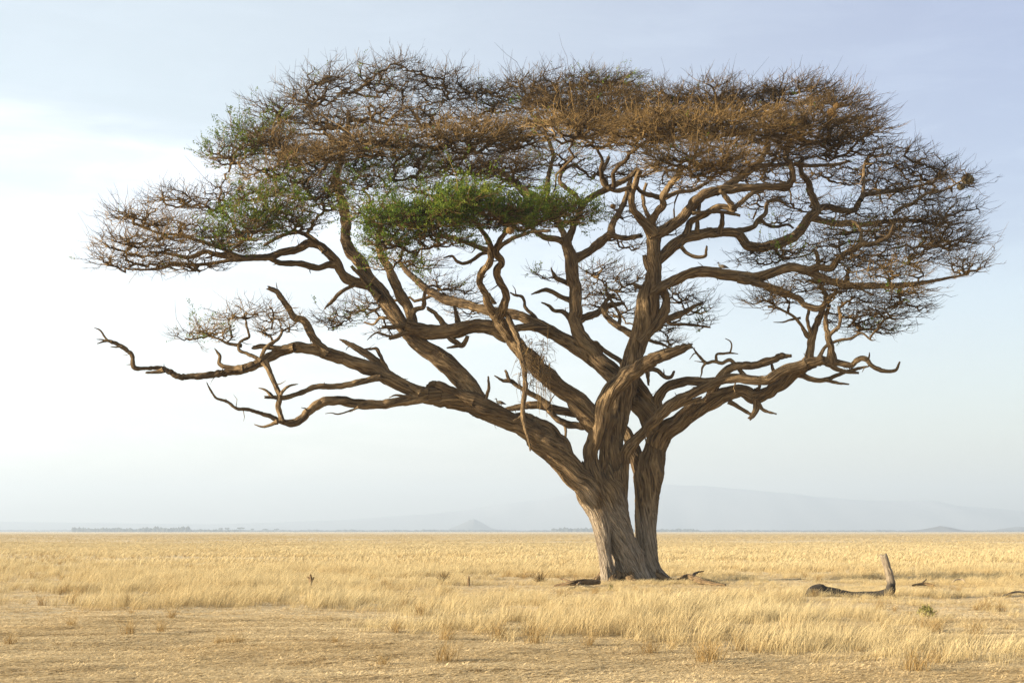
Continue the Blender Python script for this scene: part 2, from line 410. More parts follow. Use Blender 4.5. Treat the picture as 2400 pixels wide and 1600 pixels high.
def far_trees():
    # belts of woodland: many small crowns that read as one mass
    g = Geo()
    belts = [(170, 440, 3400, 9.6, 9.0), (440, 560, 3500, 5.2, 9.5), (560, 1120, 4300, 4.2, 14), (1120, 1300, 4300, 3.6, 14), (1296, 1400, 3700, 8.6, 8.5), (1400, 1640, 3900, 6.0, 10), (1640, 2150, 4300, 3.6, 14), (2150, 2900, 4500, 3.4, 14), (-500, 170, 5600, 4.2, 14)]
    ico = bpy.data.meshes.new('tmp'); import bmesh
    bm = bmesh.new(); bmesh.ops.create_icosphere(bm, subdivisions=1, radius=1); bm.to_mesh(ico); bm.free()
    iv = np.array([v.co[:] for v in ico.vertices]); it = np.array([p.vertices[:] for p in ico.polygons]); bpy.data.meshes.remove(ico)
    for (x0, x1, dep, hpx, gap) in belts:
        n = int((x1 - x0) / gap * 3)
        for q in range(n):
            px = x0 + (x1 - x0) * (q + RNG.random()) / n
            d = dep + RNG.uniform(-60, 220)
            hh = hpx * scale_at(d) * (.55 + .5 * RNG.random() + .35 * vnoise(np.array([px * .03, dep, 0.])))
            w = gap * scale_at(d) * RNG.uniform(.35, .8)
            c = at(px, HORIZON, d); v = iv * np.array([w, w * 1.3, hh * .62]) * (1 + .3 * (RNG.random((len(iv), 1)) - .5)) + np.array([c[0], d, hh * .40])
            g.add(v, None, it)
    tag(obj('far_wood', g.mesh('far_wood', M_WOOD, smooth=False)), 'low grey belt of far woodland along the horizon', 'woodland', kind='stuff')
    # single far trees that stand free of the belts
    spots = [(517, 1236.5, 5.5, 3600, 'umbrella-shaped far tree just right of the long dark belt of woodland'),
             (532, 1236.0, 6.0, 3600, 'second flat-topped far tree right of the long dark belt of woodland'),
             (564, 1235.5, 9.0, 3500, 'widest of the flat-topped far trees right of the dark woodland belt'),
             (590, 1238.5, 5.0, 3800, 'small low far tree right of the widest flat-topped one on the horizon'),
             (622, 1238.5, 6.5, 3800, 'far tree left of a close pair on the left horizon'),
             (648, 1238.3, 7.0, 3800, 'rightmost of the loose row of far trees on the left horizon')]
    for k, (px, pt, wpx, d, lab) in enumerate(spots):
        base = at(px, HORIZON, d); s = scale_at(d); top = at(px, pt, d)[2]
        root = empty('far_tree', (base[0], d, 0))
        gt = Geo(); pts = np.array([[0, 0, -.3], [.1, 0, top * .35], [.2, 0, top * .7]]); sticks(gt, pts[None], np.array([[.5, .4, .3]]), 6)
        obj('trunk', gt.mesh('trunk', M_WOOD), root)
        gc = Geo()
        for q in range(9):
            o = np.array([RNG.uniform(-.75, .75) * wpx * s, RNG.uniform(-2, 2), top * RNG.uniform(.72, .9)])
            gc.add(iv * np.array([wpx * s * .42, 3, top * .16]) * (1 + .3 * (RNG.random((len(iv), 1)) - .5)) + o, None, it)
        obj('crown', gc.mesh('crown', M_WOOD, smooth=False), root)
        tag(root, lab, 'tree', 'loose row of far trees')
far_trees()

# ------------------------------------------------------------------ the acacia
TREE_Y = float(ground_depth(1363.0))
BASE = at(1470, 1363, TREE_Y); BASE[2] = 0.0
tree = empty('acacia_tree', tuple(BASE))
tag(tree, 'huge spreading umbrella thorn tree with twin pale trunk standing alone in dry grass', 'tree')
def pale_of(V):
    z = V[:, 2]; n = fbm(V * np.array([2.2, 2.2, .7]), 3, 77)
    return np.clip((3.35 - z + (n - .5) * 3.2) / 1.5, 0, 1)

# name: (parent, depth offset start, end, [(px, py, r px), ...])
LIMBS = {}
def limb(name, parent, d0, d1, pts, blunt=True): LIMBS[name] = (parent, d0, d1, pts, blunt)
# --- boles
limb('T1', 'trunk', -.1, -.1, [(1482, 1376, 42), (1474, 1345, 32), (1459, 1295, 30), (1444, 1245, 33), (1430, 1195, 36), (1418, 1150, 36), (1410, 1118, 30)])
limb('T1a', 'trunk', -.75, -.35, [(1424, 1382, 25), (1425, 1350, 18), (1421, 1315, 14.5), (1415, 1275, 16), (1409, 1230, 22), (1397, 1185, 28), (1378, 1148, 31), (1358, 1118, 30)])
limb('T1b', 'trunk', -.05, -.05, [(1500, 1375, 28), (1490, 1330, 22), (1481, 1285, 18), (1475, 1262, 14), (1473, 1250, 9)])
limb('R0', 'trunk', .7, .9, [(1538, 1378, 38), (1524, 1345, 27), (1517, 1300, 23), (1514, 1245, 22), (1515, 1200, 24), (1519, 1150, 28), (1523, 1105, 31), (1533, 1060, 27), (1545, 1020, 26)])
limb('C0', 'trunk', .1, .1, [(1452, 1290, 26), (1444, 1230, 27), (1437, 1180, 28), (1432, 1140, 30), (1432, 1104, 29)])
limb('M0', 'trunk', .15, .1, [(1462, 1275, 12), (1456, 1215, 13), (1456, 1165, 14), (1459, 1110, 14), (1462, 1070, 14)])
limb('L0', 'trunk', -.4, -.5, [(1428, 1250, 18), (1416, 1190, 21), (1402, 1145, 20), (1389, 1105, 18), (1384, 1063, 17)])
# --- left great limb and what it carries
limb('A', 'trunk', -.4, -2.0, [(1405, 1200, 30), (1378, 1150, 33), (1348, 1110, 33), (1318, 1078, 33), (1284, 1045, 31), (1240, 1008, 27), (1190, 983, 23), (1134, 957, 26), (1080, 938, 25), (1030, 930, 23), (975, 922, 19)])
limb('Aup', 'A', -.7, -.9, [(1335, 1085, 22), (1312, 1040, 20), (1285, 1003, 18), (1250, 985, 14), (1215, 972, 8)])
limb('A1', 'A', -2.0, -4.5, [(1000, 924, 17), (960, 912, 17), (904, 884, 17), (843, 855, 16), (790, 836, 15), (751, 824, 14), (698, 813, 14), (660, 825, 13), (622, 845, 12.5), (571, 865, 11), (507, 877, 9), (430, 883, 8), (397, 870, 7), (380, 863, 6), (349, 863, 5), (316, 861, 5.5), (311, 835, 5.5), (298, 819, 5), (277, 807, 5), (252, 799, 3.5), (228, 805, 1.2)], False)
limb('A1t', 'A', -4.5, -4.6, [(254, 800, 3), (246, 790, 2.6), (235, 774, 2.2), (221, 768, .8)], False)
limb('A1u', 'A', -4.5, -4.6, [(262, 801, 2.5), (240, 796, 1.8), (226, 795, .8)], False)
limb('A1w', 'A', -4.4, -4.5, [(286, 812, 2.6), (270, 813, 2), (259, 812, 1)])
limb('A1v', 'A', -4.2, -4.2, [(384, 866, 6), (365, 872, 4.5), (342, 873, 2.5)])
limb('A1b', 'A', -3.0, -3.3, [(768, 830, 11), (748, 808, 10.5), (733, 788, 10), (716, 757, 9.5), (704, 748, 9), (690, 744, 8.5), (675, 720, 8), (660, 697, 7.5), (647, 682, 6.8), (630, 675, 5.5)])
limb('A1c', 'A', -2.2, -2.0, [(985, 922, 13), (945, 903, 12), (909, 876, 10), (879, 846, 9), (843, 819, 8), (812, 803, 6), (796, 795, 1.5)], False)
limb('A1d', 'A', -2.2, -2.0, [(911, 874, 6), (899, 850, 5.5), (890, 830, 4.5), (883, 817, 4.5), (868, 818, 3.2), (850, 818, 1.2)], False)
limb('A1e', 'A', -3.4, -3.2, [(690, 814, 9), (655, 816, 7.5), (622, 811, 7), (608, 812, 6.5), (594, 815, 5)])
limb('A1f', 'A', -3.9, -3.8, [(570, 863, 8), (545, 862, 7), (526, 860, 6), (513, 852, 5), (515, 835, 4), (510, 825, 3), (503, 816, 1)], False)
limb('A1g', 'A', -3.7, -3.5, [(612, 846, 5.5), (600, 838, 5), (580, 829, 4.5), (562, 820, 4.5), (561, 804, 4), (572, 795, 3.8), (584, 790, 3.6), (581, 776, 3.2), (576, 760, 2.6)])
limb('A1h', 'A', -3.6, -3.4, [(612, 843, 5.5), (616, 826, 5), (624, 814, 5), (637, 803, 4.6), (650, 796, 4.4), (658, 785, 3.6), (662, 770, 3)])
limb('A1i', 'A', -3.5, -3.3, [(566, 810, 4.2), (548, 807, 4), (530, 803, 3.5), (515, 795, 3), (498, 790, 2.5)])
limb('A2', 'A', -2.0, -4.6, [(1000, 930, 16), (960, 936, 13), (904, 946, 11), (865, 945, 11), (827, 943, 11.5), (790, 940, 11.5), (759, 942, 11.5), (728, 960, 10.5), (704, 982, 10), (684, 993, 9.5), (655, 985, 7.5), (622, 972, 5.5), (584, 960, 4.5), (556, 957, 4.2), (533, 942, 3.8), (507, 932, 3), (492, 911, 2.4), (484, 895, .8)], False)
limb('A2t', 'A', -4.3, -4.2, [(650, 988, 5), (632, 996, 4), (616, 1000, 3), (596, 994, 1)], False)
limb('A2b', 'A', -3.7, -4.2, [(620, 848, 8), (627, 862, 7), (636, 883, 6.5), (650, 912, 6.5), (656, 930, 7), (653, 950, 7), (657, 972, 7.5), (663, 988, 7)])
limb('A2c', 'A', -2.6, -4.2, [(890, 884, 8), (853, 893, 8), (802, 904, 8), (760, 905, 7.5), (737, 908, 7), (700, 922, 6.5), (660, 932, 6), (640, 931, 5), (621, 931, 3.5)])
limb('A2e', 'A', -4.1, -4.0, [(638, 931, 4.5), (630, 921, 4), (620, 913, 3), (606, 909, 1.2)], False)
limb('A2d', 'A', -4.1, -4.0, [(657, 926, 4), (664, 914, 3.8), (676, 905, 3.5), (690, 901, 2.2), (699, 900, .8)], False)
limb('A2f', 'A', -3, -3, [(840, 954, 3), (815, 964, 2.2), (792, 970, 2), (776, 967, 1.2), (762, 969, .6)], False)
limb('A2g', 'A', -2.4, -2.4, [(965, 930, 3.5), (940, 927, 3), (925, 926, 2.4), (911, 932, 1)], False)
limb('S7', 'A', -1.9, -2.0, [(1110, 938, 15), (1078, 924, 13), (1050, 911, 12), (1028, 902, 10.5), (1012, 900, 8), (997, 909, 1.5)], False)
limb('S6', 'A', -1.7, -1.7, [(1134, 942, 5), (1140, 928, 4.5), (1146, 912, 4), (1145, 897, 3.6), (1144, 882, 2)])
# --- second left limb, up to the high left crown
limb('A3', 'A', -1.4, 1.2, [(1138, 958, 24), (1115, 930, 25), (1083, 893, 25), (1032, 843, 23), (981, 804, 21), (950, 772, 21), (928, 742, 20), (904, 707, 19), (879, 671, 18), (853, 636, 17), (832, 604, 16), (815, 575, 15), (809, 545, 13), (810, 520, 12.5), (803, 480, 11.5), (790, 440, 10), (789, 415, 9), (800, 370, 8), (815, 310, 7), (818, 265, 6)])
limb('A3b', 'A3', -.6, -.2, [(968, 782, 15), (962, 745, 15), (950, 712, 14.5), (935, 688, 13.5), (920, 655, 12.5), (908, 622, 11), (892, 590, 9), (888, 550, 7), (905, 500, 6), (928, 478, 5)])
limb('A3c', 'A3', -.2, -2.0, [(875, 668, 15), (850, 663, 14), (822, 656, 13), (803, 643, 12), (789, 618, 12), (770, 594, 12), (750, 576, 11), (722, 571, 10.5), (698, 585, 10), (660, 592, 9.5), (630, 602, 9), (590, 605, 8.5), (558, 603, 8), (507, 597, 7), (482, 590, 6), (443, 603, 5), (400, 595, 4), (350, 590, 3)])
limb('A3d', 'A3', -.5, -1.2, [(792, 620, 9.5), (772, 620, 9), (749, 627, 9), (730, 625, 8.5), (711, 619, 8), (685, 618, 7.5), (660, 617, 7), (640, 608, 6.5), (620, 600, 5)])
limb('A3g', 'A3', -1.4, -2.4, [(640, 604, 6), (600, 606, 5.5), (545, 610, 5), (470, 620, 4.2), (405, 619, 4), (367, 631, 3.2), (303, 631, 2.2)])
limb('A3h', 'A3', -1.8, -2.6, [(560, 602, 5.5), (520, 583, 5), (470, 565, 4.5), (420, 551, 4), (375, 547, 3.2), (330, 530, 2.2)])
limb('A3i', 'A3', -1.6, -1.0, [(760, 590, 6), (735, 560, 5.5), (700, 545, 5), (655, 555, 4.5), (620, 575, 4)])
limb('A3j', 'A3', -1.6, -1.2, [(560, 560, 4), (545, 520, 4), (533, 505, 4), (520, 490, 3.6), (512, 470, 2.8), (520, 452, 2)])
limb('A3e', 'A3', -.6, -.6, [(890, 700, 8), (872, 680, 7), (856, 661, 6.2), (842, 643, 5.4), (824, 624, 4)])
limb('A3f', 'A3', -.6, -1.0, [(832, 667, 5), (815, 675, 5), (797, 687, 5.2), (779, 705, 5), (768, 716, 3.5), (760, 723, .8)], False)
limb('Ka1', 'A3', -.9, -1.2, [(965, 760, 6), (940, 762, 5.6), (920, 765, 5.2), (898, 767, 4.5)])
limb('Ka2', 'A3', -.9, -1.2, [(965, 776, 7), (948, 780, 6.6), (930, 788, 6.4), (914, 793, 5)])
limb('Ka3', 'A3', -.9, -1.2, [(930, 789, 4), (905, 786, 3.2), (885, 779, 2.8), (872, 786, 2), (860, 797, .8)], False)
limb('Ka4', 'A3', -.4, .2, [(935, 752, 5), (912, 746, 4.6), (890, 745, 4), (875, 760, 3), (855, 755, 2.4)])
limb('A4', 'A3', -.9, -1.6, [(955, 762, 18), (980, 768, 18), (1008, 778, 20), (1057, 777, 20), (1108, 766, 18), (1159, 771, 18), (1188, 786, 18)])
limb('S9', 'A3', -.9, -1.4, [(962, 760, 8), (964, 742, 7.5), (975, 726, 7), (993, 720, 6.5), (994, 700, 5.5), (997, 677, 3.5)])
limb('S9b', 'A3', -.9, -.9, [(1044, 764, 7), (1032, 748, 6.5), (1018, 733, 6), (1002, 722, 5)])
limb('S9c', 'A3', -.8, -.6, [(1075, 760, 7), (1070, 740, 6), (1066, 718, 4)])
limb('S8', 'A3', -1.2, -1.4, [(1055, 790, 7), (1068, 802, 6.5), (1083, 809, 6.5), (1091, 800, 6), (1095, 788, 5)])
limb('S8b', 'A3', -1.3, -1.5, [(1080, 808, 5), (1065, 812, 4), (1048, 815, 2)])
# --- limb D: the gnarled pair carrying the green bough
limb('D', 'L0', -.5, -2.6, [(1402, 1010, 26), (1384, 983, 25), (1353, 939, 24), (1315, 906, 23), (1277, 870, 22.5), (1238, 837, 22), (1205, 806, 20), (1185, 780, 17), (1172, 758, 15), (1160, 738, 14)])
limb('D1', 'D', -2.6, -5.6, [(1160, 738, 11), (1142, 714, 9.5), (1136, 686, 9), (1124, 661, 9), (1129, 638, 9), (1144, 618, 9), (1150, 598, 9), (1148, 575, 8), (1138, 553, 6.5), (1122, 532, 5), (1102, 512, 3.2)], False)
limb('D2', 'D', -2.6, -5.6, [(1165, 738, 12), (1180, 722, 11), (1185, 686, 10), (1170, 660, 10), (1164, 633, 9.5), (1176, 614, 9), (1162, 595, 9), (1165, 575, 8), (1180, 551, 6.2), (1202, 530, 4.6), (1222, 512, 3)], False)
limb('D2b', 'D', -2.7, -2.7, [(1158, 712, 5), (1152, 700, 4), (1147, 686, 1.5)], False)
limb('D3', 'D', -2.7, -3.0, [(1172, 733, 8), (1188, 737, 8), (1199, 760, 8), (1218, 804, 7.5), (1228, 855, 7), (1231, 906, 6.5), (1225, 957, 6), (1229, 998, 5), (1238, 1028, 3.6), (1243, 1056, 1.8)], False)
limb('D3b', 'D', -2.8, -2.9, [(1228, 965, 4), (1218, 978, 3.4), (1203, 985, 2)], False)
limb('D4', 'D', -3.4, -3.6, [(1150, 590, 6), (1128, 596, 5), (1110, 608, 4.8), (1090, 617, 4.4), (1072, 613, 4), (1060, 600, 3.2), (1040, 604, 2)])
limb('D5', 'D', -3.5, -4.6, [(1150, 588, 7), (1110, 575, 5.5), (1060, 556, 4.5), (1010, 552, 3.8), (950, 560, 3)])
limb('D6', 'D', -3.5, -3.6, [(1162, 585, 7), (1200, 560, 5.5), (1240, 545, 4.5), (1290, 540, 3.8)])
# --- behind: limbs from the right bole
limb('F', 'R0', .8, 2.4, [(1540, 1015, 27), (1519, 975, 26), (1493, 941, 25), (1450, 898, 24), (1417, 863, 23), (1385, 823, 20), (1360, 790, 18), (1348, 753, 16.5), (1350, 715, 16), (1348, 677, 16), (1343, 625, 16), (1337, 592, 15), (1330, 570, 13), (1341, 540, 9), (1355, 505, 8), (1366, 478, 8), (1394, 457, 8), (1430, 439, 8), (1470, 419, 7), (1492, 398, 6)])
limb('F1', 'F', 2.2, 3.6, [(1338, 612, 13), (1363, 598, 11.5), (1404, 572, 11), (1428, 549, 10), (1436, 523, 8.5), (1455, 493, 7.5), (1468, 458, 7), (1478, 420, 6)])
limb('F1b', 'F', 2.6, 1.4, [(1428, 552, 7), (1448, 556, 7), (1470, 558, 6.5), (1502, 552, 6)])
limb('F3', 'F', 2.2, 1.0, [(1332, 576, 10), (1310, 562, 8.5), (1277, 556, 7), (1250, 540, 6)])
limb('F4', 'F', 2.4, 4.0, [(1330, 575, 9), (1318, 545, 8), (1298, 505, 8.5), (1261, 466, 10), (1220, 440, 9), (1185, 411, 8), (1150, 392, 6.5), (1120, 375, 5)])
limb('F5', 'F', 2.6, 4.4, [(1298, 505, 6), (1285, 470, 6), (1283, 440, 6.5), (1287, 405, 6), (1300, 360, 5)])
limb('F6', 'F', 2.6, 3.6, [(1366, 480, 6), (1345, 455, 6), (1325, 440, 6), (1312, 425, 5.5), (1320, 400, 4.5), (1345, 385, 3.5)])
limb('F7', 'F', 2.4, 3.0, [(1394, 458, 6), (1420, 444, 6), (1412, 428, 6), (1409, 409, 6), (1418, 388, 5.5), (1428, 370, 4.5)])
limb('Fs1', 'F', 1.9, 1.5, [(1342, 668, 7), (1322, 660, 6.2), (1303, 651, 5.6), (1296, 640, 4), (1291, 626, 1)], False)
limb('Fs2', 'F', 1.9, 1.2, [(1342, 706, 7), (1318, 697, 6), (1284, 680, 5.5), (1265, 683, 4.5), (1245, 690, 1.5)], False)
limb('Fs3', 'F', 1.8, 1.2, [(1342, 752, 7.5), (1331, 740, 7), (1318, 730, 6), (1297, 727, 5), (1285, 716, 4), (1270, 709, 2)])
limb('Fs4', 'F', 1.8, 2.6, [(1356, 748, 10), (1378, 741, 9.5), (1400, 733, 9), (1424, 717, 7.5), (1445, 713, 6), (1460, 710, 4)])
limb('Fs5', 'F', 1.0, 1.0, [(1462, 860, 7), (1455, 847, 6.5), (1424, 827, 6), (1408, 812, 5), (1398, 803, 4.5), (1384, 802, 2.5)])
limb('E', 'F', 1.0, 3.2, [(1455, 905, 23), (1420, 866, 21), (1379, 831, 19.5), (1328, 799, 18), (1264, 763, 15), (1225, 743, 13), (1197, 735, 12.5), (1134, 725, 12), (1090, 712, 11.5), (1044, 702, 11), (1006, 682, 10), (976, 656, 8.5), (955, 638, 7), (935, 612, 5)])
limb('E2', 'F', 1.4, 1.0, [(1290, 775, 11), (1262, 768, 10), (1235, 765, 9.5), (1205, 772, 9)])
limb('S5', 'F', 2.2, 2.0, [(1262, 760, 5), (1253, 742, 4.6), (1233, 722, 4.4), (1229, 704, 4.2), (1222, 694, 4), (1208, 692, 3.2), (1196, 686, 2)])
limb('R3', 'R0', .9, 1.8, [(1510, 1120, 20), (1496, 1091, 17), (1489, 1063, 16), (1475, 1028, 15), (1458, 1005, 13), (1420, 985, 11), (1390, 978, 10)])
limb('N1', 'R3', 1.7, 1.2, [(1420, 990, 10), (1390, 980, 10), (1358, 970, 10.5), (1320, 962, 11), (1289, 955, 11), (1251, 948, 10.5), (1225, 952, 9), (1197, 957, 7), (1180, 960, 3)], False)
limb('N2', 'R3', 1.7, 1.4, [(1400, 1000, 9), (1368, 999, 9.5), (1333, 994, 9), (1307, 980, 8), (1289, 961, 7.5)])
limb('N3', 'R3', 1.3, .8, [(1285, 950, 8), (1268, 936, 7.5), (1250, 926, 7), (1233, 916, 6.4), (1212, 903, 6), (1197, 893, 5.5), (1180, 892, 4.5), (1159, 880, 1.5)], False)
limb('N3b', 'R3', .9, .9, [(1194, 893, 4.5), (1189, 880, 4), (1184, 868, 3)])
limb('N2b', 'R3', 1.5, 1.5, [(1322, 990, 4), (1326, 1005, 3.6), (1326, 1030, 3.2), (1328, 1048, 2)])
# --- centre stem
limb('G', 'C0', .1, .6, [(1432, 1120, 30), (1434, 1100, 30), (1437, 1053, 30), (1442, 1002, 29), (1453, 951, 28), (1467, 910, 27), (1476, 858, 25), (1487, 817, 23), (1498, 779, 23), (1508, 740, 26), (1517, 702, 25), (1524, 664, 22), (1529, 631, 18), (1532, 600, 18), (1534, 572, 18), (1532, 545, 16)])
limb('G2', 'G', .2, .5, [(1497, 805, 14), (1514, 786, 13), (1540, 758, 12), (1557, 730, 11.5), (1562, 700, 11), (1552, 678, 11), (1536, 660, 11)])
limb('Gr', 'G', .3, 1.4, [(1530, 768, 11), (1550, 754, 10), (1572, 744, 9.5), (1608, 730, 7), (1630, 717, 5), (1646, 709, 3)])
limb('Gr2', 'G', .6, 1.5, [(1555, 748, 5), (1575, 758, 4.4), (1600, 760, 4), (1625, 762, 3.4), (1665, 767, 2)])
limb('Gr3', 'G', .6, 1.4, [(1512, 792, 5), (1530, 800, 4.5), (1550, 806, 4), (1575, 817, 2)])
limb('S2', 'G', .6, 2.2, [(1490, 788, 9), (1476, 780, 8.5), (1442, 758, 8.5), (1420, 737, 7.5), (1412, 722, 6), (1425, 700, 5), (1440, 690, 4)])
limb('S2b', 'G', 1.6, 2.2, [(1450, 762, 5), (1452, 740, 4.5), (1440, 715, 4), (1425, 690, 4), (1420, 665, 3)])
limb('Gs', 'G', .3, .3, [(1512, 678, 6), (1500, 673, 5.5), (1484, 664, 4)])
limb('Gs2', 'G', .6, .6, [(1524, 630, 9), (1514, 612, 7.5), (1512, 600, 7)])
limb('S4', 'G', .4, .2, [(1500, 868, 6), (1520, 866, 5.6), (1540, 868, 5.4), (1557, 883, 5.2), (1573, 883, 4.4), (1580, 870, 3)])
limb('S4b', 'G', .3, .3, [(1515, 858, 6), (1518, 880, 5), (1520, 902, 2.5)])
limb('H', 'G', .2, -3.4, [(1532, 682, 14), (1557, 668, 13), (1595, 650, 13), (1639, 636, 13.5), (1685, 641, 14), (1736, 649, 14), (1777, 650, 13.5), (1815, 637, 12.5), (1853, 627, 12), (1891, 634, 11.5), (1930, 653, 10.5), (1981, 666, 9.5), (2032, 671, 8.5), (2108, 669, 7), (2172, 661, 5), (2223, 651, 3.6), (2270, 643, 2)])
limb('H0', 'G', .1, -.6, [(1600, 648, 9), (1575, 664, 8.5), (1548, 677, 7), (1518, 691, 2.5)], False)
limb('H2', 'G', -1.2, -1.6, [(1730, 652, 10), (1765, 662, 9.5), (1802, 672, 9), (1840, 687, 9), (1873, 700, 8.5), (1891, 716, 8), (1917, 722, 7.5), (1937, 707, 7), (1950, 692, 6), (1962, 682, 4)])
limb('H3', 'G', -1.8, -2.6, [(1890, 634, 8), (1920, 625, 8), (1945, 628, 9), (1960, 610, 8.5), (1975, 596, 8), (1998, 585, 8), (2020, 573, 7.5), (2050, 570, 6), (2080, 555, 5), (2095, 530, 4)])
limb('H4', 'G', -1.4, -2.0, [(1910, 640, 6), (1918, 615, 6), (1914, 595, 5), (1905, 585, 4)])
limb('H5', 'G', -1.8, -1.8, [(2010, 580, 5), (2020, 555, 5), (2012, 530, 4.5), (2000, 520, 4)])
limb('G3', 'G', .5, 1.4, [(1532, 552, 15), (1557, 541, 15), (1595, 517, 14.5), (1621, 486, 13.5), (1641, 463, 13), (1672, 449, 12), (1700, 445, 11), (1740, 440, 10.5), (1777, 438, 10), (1815, 439, 9.5), (1842, 436, 9), (1856, 419, 8.5), (1854, 390, 8), (1842, 366, 7), (1850, 330, 6)])
limb('G4', 'G', .8, 2.4, [(1680, 449, 9), (1710, 432, 9), (1735, 416, 8.5), (1761, 396, 8), (1785, 372, 7), (1800, 335, 6)])
limb('G4b', 'G', .9, 3.2, [(1765, 394, 6), (1800, 388, 5.5), (1850, 385, 5), (1900, 388, 5), (1960, 386, 4.5), (1990, 378, 3.5)])
limb('G5', 'G', .4, -.8, [(1530, 548, 13), (1519, 533, 12), (1501, 514, 10.5), (1485, 493, 9.5), (1480, 462, 8.5), (1488, 430, 7.5), (1500, 400, 6.5)])
limb('G5b', 'G', -.2, -1.4, [(1488, 440, 6), (1470, 442, 6), (1445, 448, 6), (1425, 440, 5)])
limb('G6', 'G', .5, -1.2, [(1530, 545, 10), (1528, 520, 10), (1541, 497, 9.5), (1556, 482, 9), (1554, 460, 8.5), (1568, 436, 8), (1584, 418, 7), (1600, 390, 6)])
limb('G6b', 'G', .2, -.4, [(1555, 464, 7), (1532, 460, 6.5), (1506, 452, 6), (1485, 430, 5)])
limb('G6c', 'G', .3, 1.2, [(1560, 462, 6), (1590, 450, 5.5), (1625, 445, 5), (1655, 430, 4.5)])
limb('G7', 'G', .5, .8, [(1527, 520, 6), (1512, 487, 5.5), (1508, 460, 5), (1515, 430, 4)])
limb('G8', 'G', 1.0, .4, [(1690, 447, 6), (1706, 468, 6.5), (1718, 488, 7)])
limb('K', 'G', .7, 2.0, [(1540, 612, 14), (1558, 596, 15), (1583, 575, 15), (1608, 558, 14.5), (1646, 549, 13.5), (1685, 544, 12.5), (1723, 546, 11.5), (1742, 560, 11.5), (1753, 577, 12), (1777, 580, 12), (1815, 574, 12), (1853, 559, 12), (1877, 536, 11.5), (1894, 510, 11.5), (1909, 500, 11), (1911, 476, 9.5), (1899, 447, 8.5), (1894, 427, 7.5), (1878, 404, 6.5), (1880, 370, 5)])
limb('K2', 'G', 1.9, 3.2, [(1902, 508, 9), (1925, 517, 8.5), (1955, 523, 8), (1995, 525, 7.5), (2032, 526, 7), (2083, 518, 6), (2120, 515, 5), (2170, 520, 3.5)])
limb('K3', 'G', 2.0, 4.4, [(1912, 493, 9), (1928, 485, 8.5), (1947, 483, 8.5), (1968, 493, 8), (2001, 492, 7.5), (2014, 472, 7), (2030, 457, 6), (2083, 449, 5), (2130, 440, 4), (2180, 430, 3)])
limb('K3b', 'G', 2.4, 4.8, [(2017, 470, 5.5), (2024, 434, 5), (2026, 388, 4), (2040, 360, 3)])
limb('K3c', 'G', 3.0, 3.2, [(2095, 500, 5), (2110, 488, 4.6), (2140, 475, 4.2), (2170, 455, 3.6), (2215, 445, 3), (2260, 420, 2)])
limb('K5', 'G', 1.2, 1.8, [(1722, 544, 7), (1745, 538, 6.5), (1766, 530, 6.5), (1780, 514, 6), (1794, 501, 5.5), (1797, 478, 5), (1806, 471, 5), (1822, 470, 4.6), (1840, 477, 3.4)])
limb('K5b', 'G', 1.4, 1.8, [(1782, 514, 5), (1800, 527, 4.6), (1818, 531, 4.2), (1845, 526, 3.6), (1860, 535, 2.4)])
limb('K6', 'G', .9, .6, [(1604, 556, 9), (1612, 538, 8.5), (1622, 517, 8.5), (1648, 505, 8), (1662, 494, 8), (1682, 486, 8), (1705, 487, 7.5), (1720, 497, 7)])
limb('K6b', 'G', .6, 1.0, [(1716, 494, 6), (1730, 480, 6), (1748, 464, 6), (1765, 452, 5.5), (1790, 449, 4.5)])
limb('K6c', 'G', .6, .2, [(1720, 495, 7), (1712, 478, 6.5), (1704, 470, 6), (1698, 458, 5.5), (1688, 448, 5)])
limb('K6d', 'G', .5, .2, [(1622, 500, 5), (1650, 497, 5), (1672, 496, 5), (1710, 500, 5), (1734, 505, 3.5)])
limb('K8', 'G', .8, .8, [(1634, 548, 6), (1634, 520, 5.2), (1638, 490, 5), (1640, 470, 4.5)])
limb('K9', 'G', 1.0, .8, [(1686, 545, 7), (1692, 525, 6), (1693, 500, 5.5)])
limb('K7', 'G', .7, .4, [(1596, 578, 5), (1612, 594, 4.6), (1634, 602, 5), (1653, 600, 5), (1655, 588, 4), (1657, 577, 2.6)])
# --- the broken limb crossing in front, and right-hand limbs
limb('L', 'L0', -.5, -1.8, [(1383, 1075, 18), (1384, 1055, 18.5), (1394, 1022, 20), (1405, 985, 21), (1414, 950, 21), (1432, 918, 21.5), (1460, 886, 22), (1488, 865, 21), (1532, 842, 17.5), (1570, 827, 14), (1605, 815, 10), (1620, 811, 6)])
limb('Lb', 'L0', -.3, -.2, [(1404, 1120, 12), (1414, 1085, 12), (1416, 1050, 13), (1420, 1010, 15), (1432, 985, 16)])
limb('M', 'M0', .0, -1.6, [(1463, 1085, 16), (1466, 1062, 15.5), (1493, 1028, 14.5), (1532, 987, 14.5), (1570, 951, 14), (1608, 926, 13), (1659, 904, 12), (1685, 893, 11.5), (1712, 886, 11.5), (1750, 888, 12), (1789, 891, 12.5), (1815, 881, 13), (1853, 865, 13), (1891, 851, 12), (1925, 843, 10)])
limb('M2', 'M0', -.2, -.6, [(1512, 1015, 9), (1550, 975, 8), (1590, 950, 7), (1625, 938, 5), (1645, 930, 2)])
limb('R1', 'R0', .8, -1.0, [(1535, 1045, 25), (1550, 1020, 25), (1572, 1004, 23), (1598, 984, 22), (1634, 959, 21), (1672, 937, 19.5), (1716, 918, 17.5), (1746, 917, 17), (1766, 928, 18), (1789, 925, 16), (1815, 911, 15), (1836, 894, 15), (1857, 872, 15.5), (1883, 856, 15), (1917, 845, 12.5), (1950, 847, 10)])
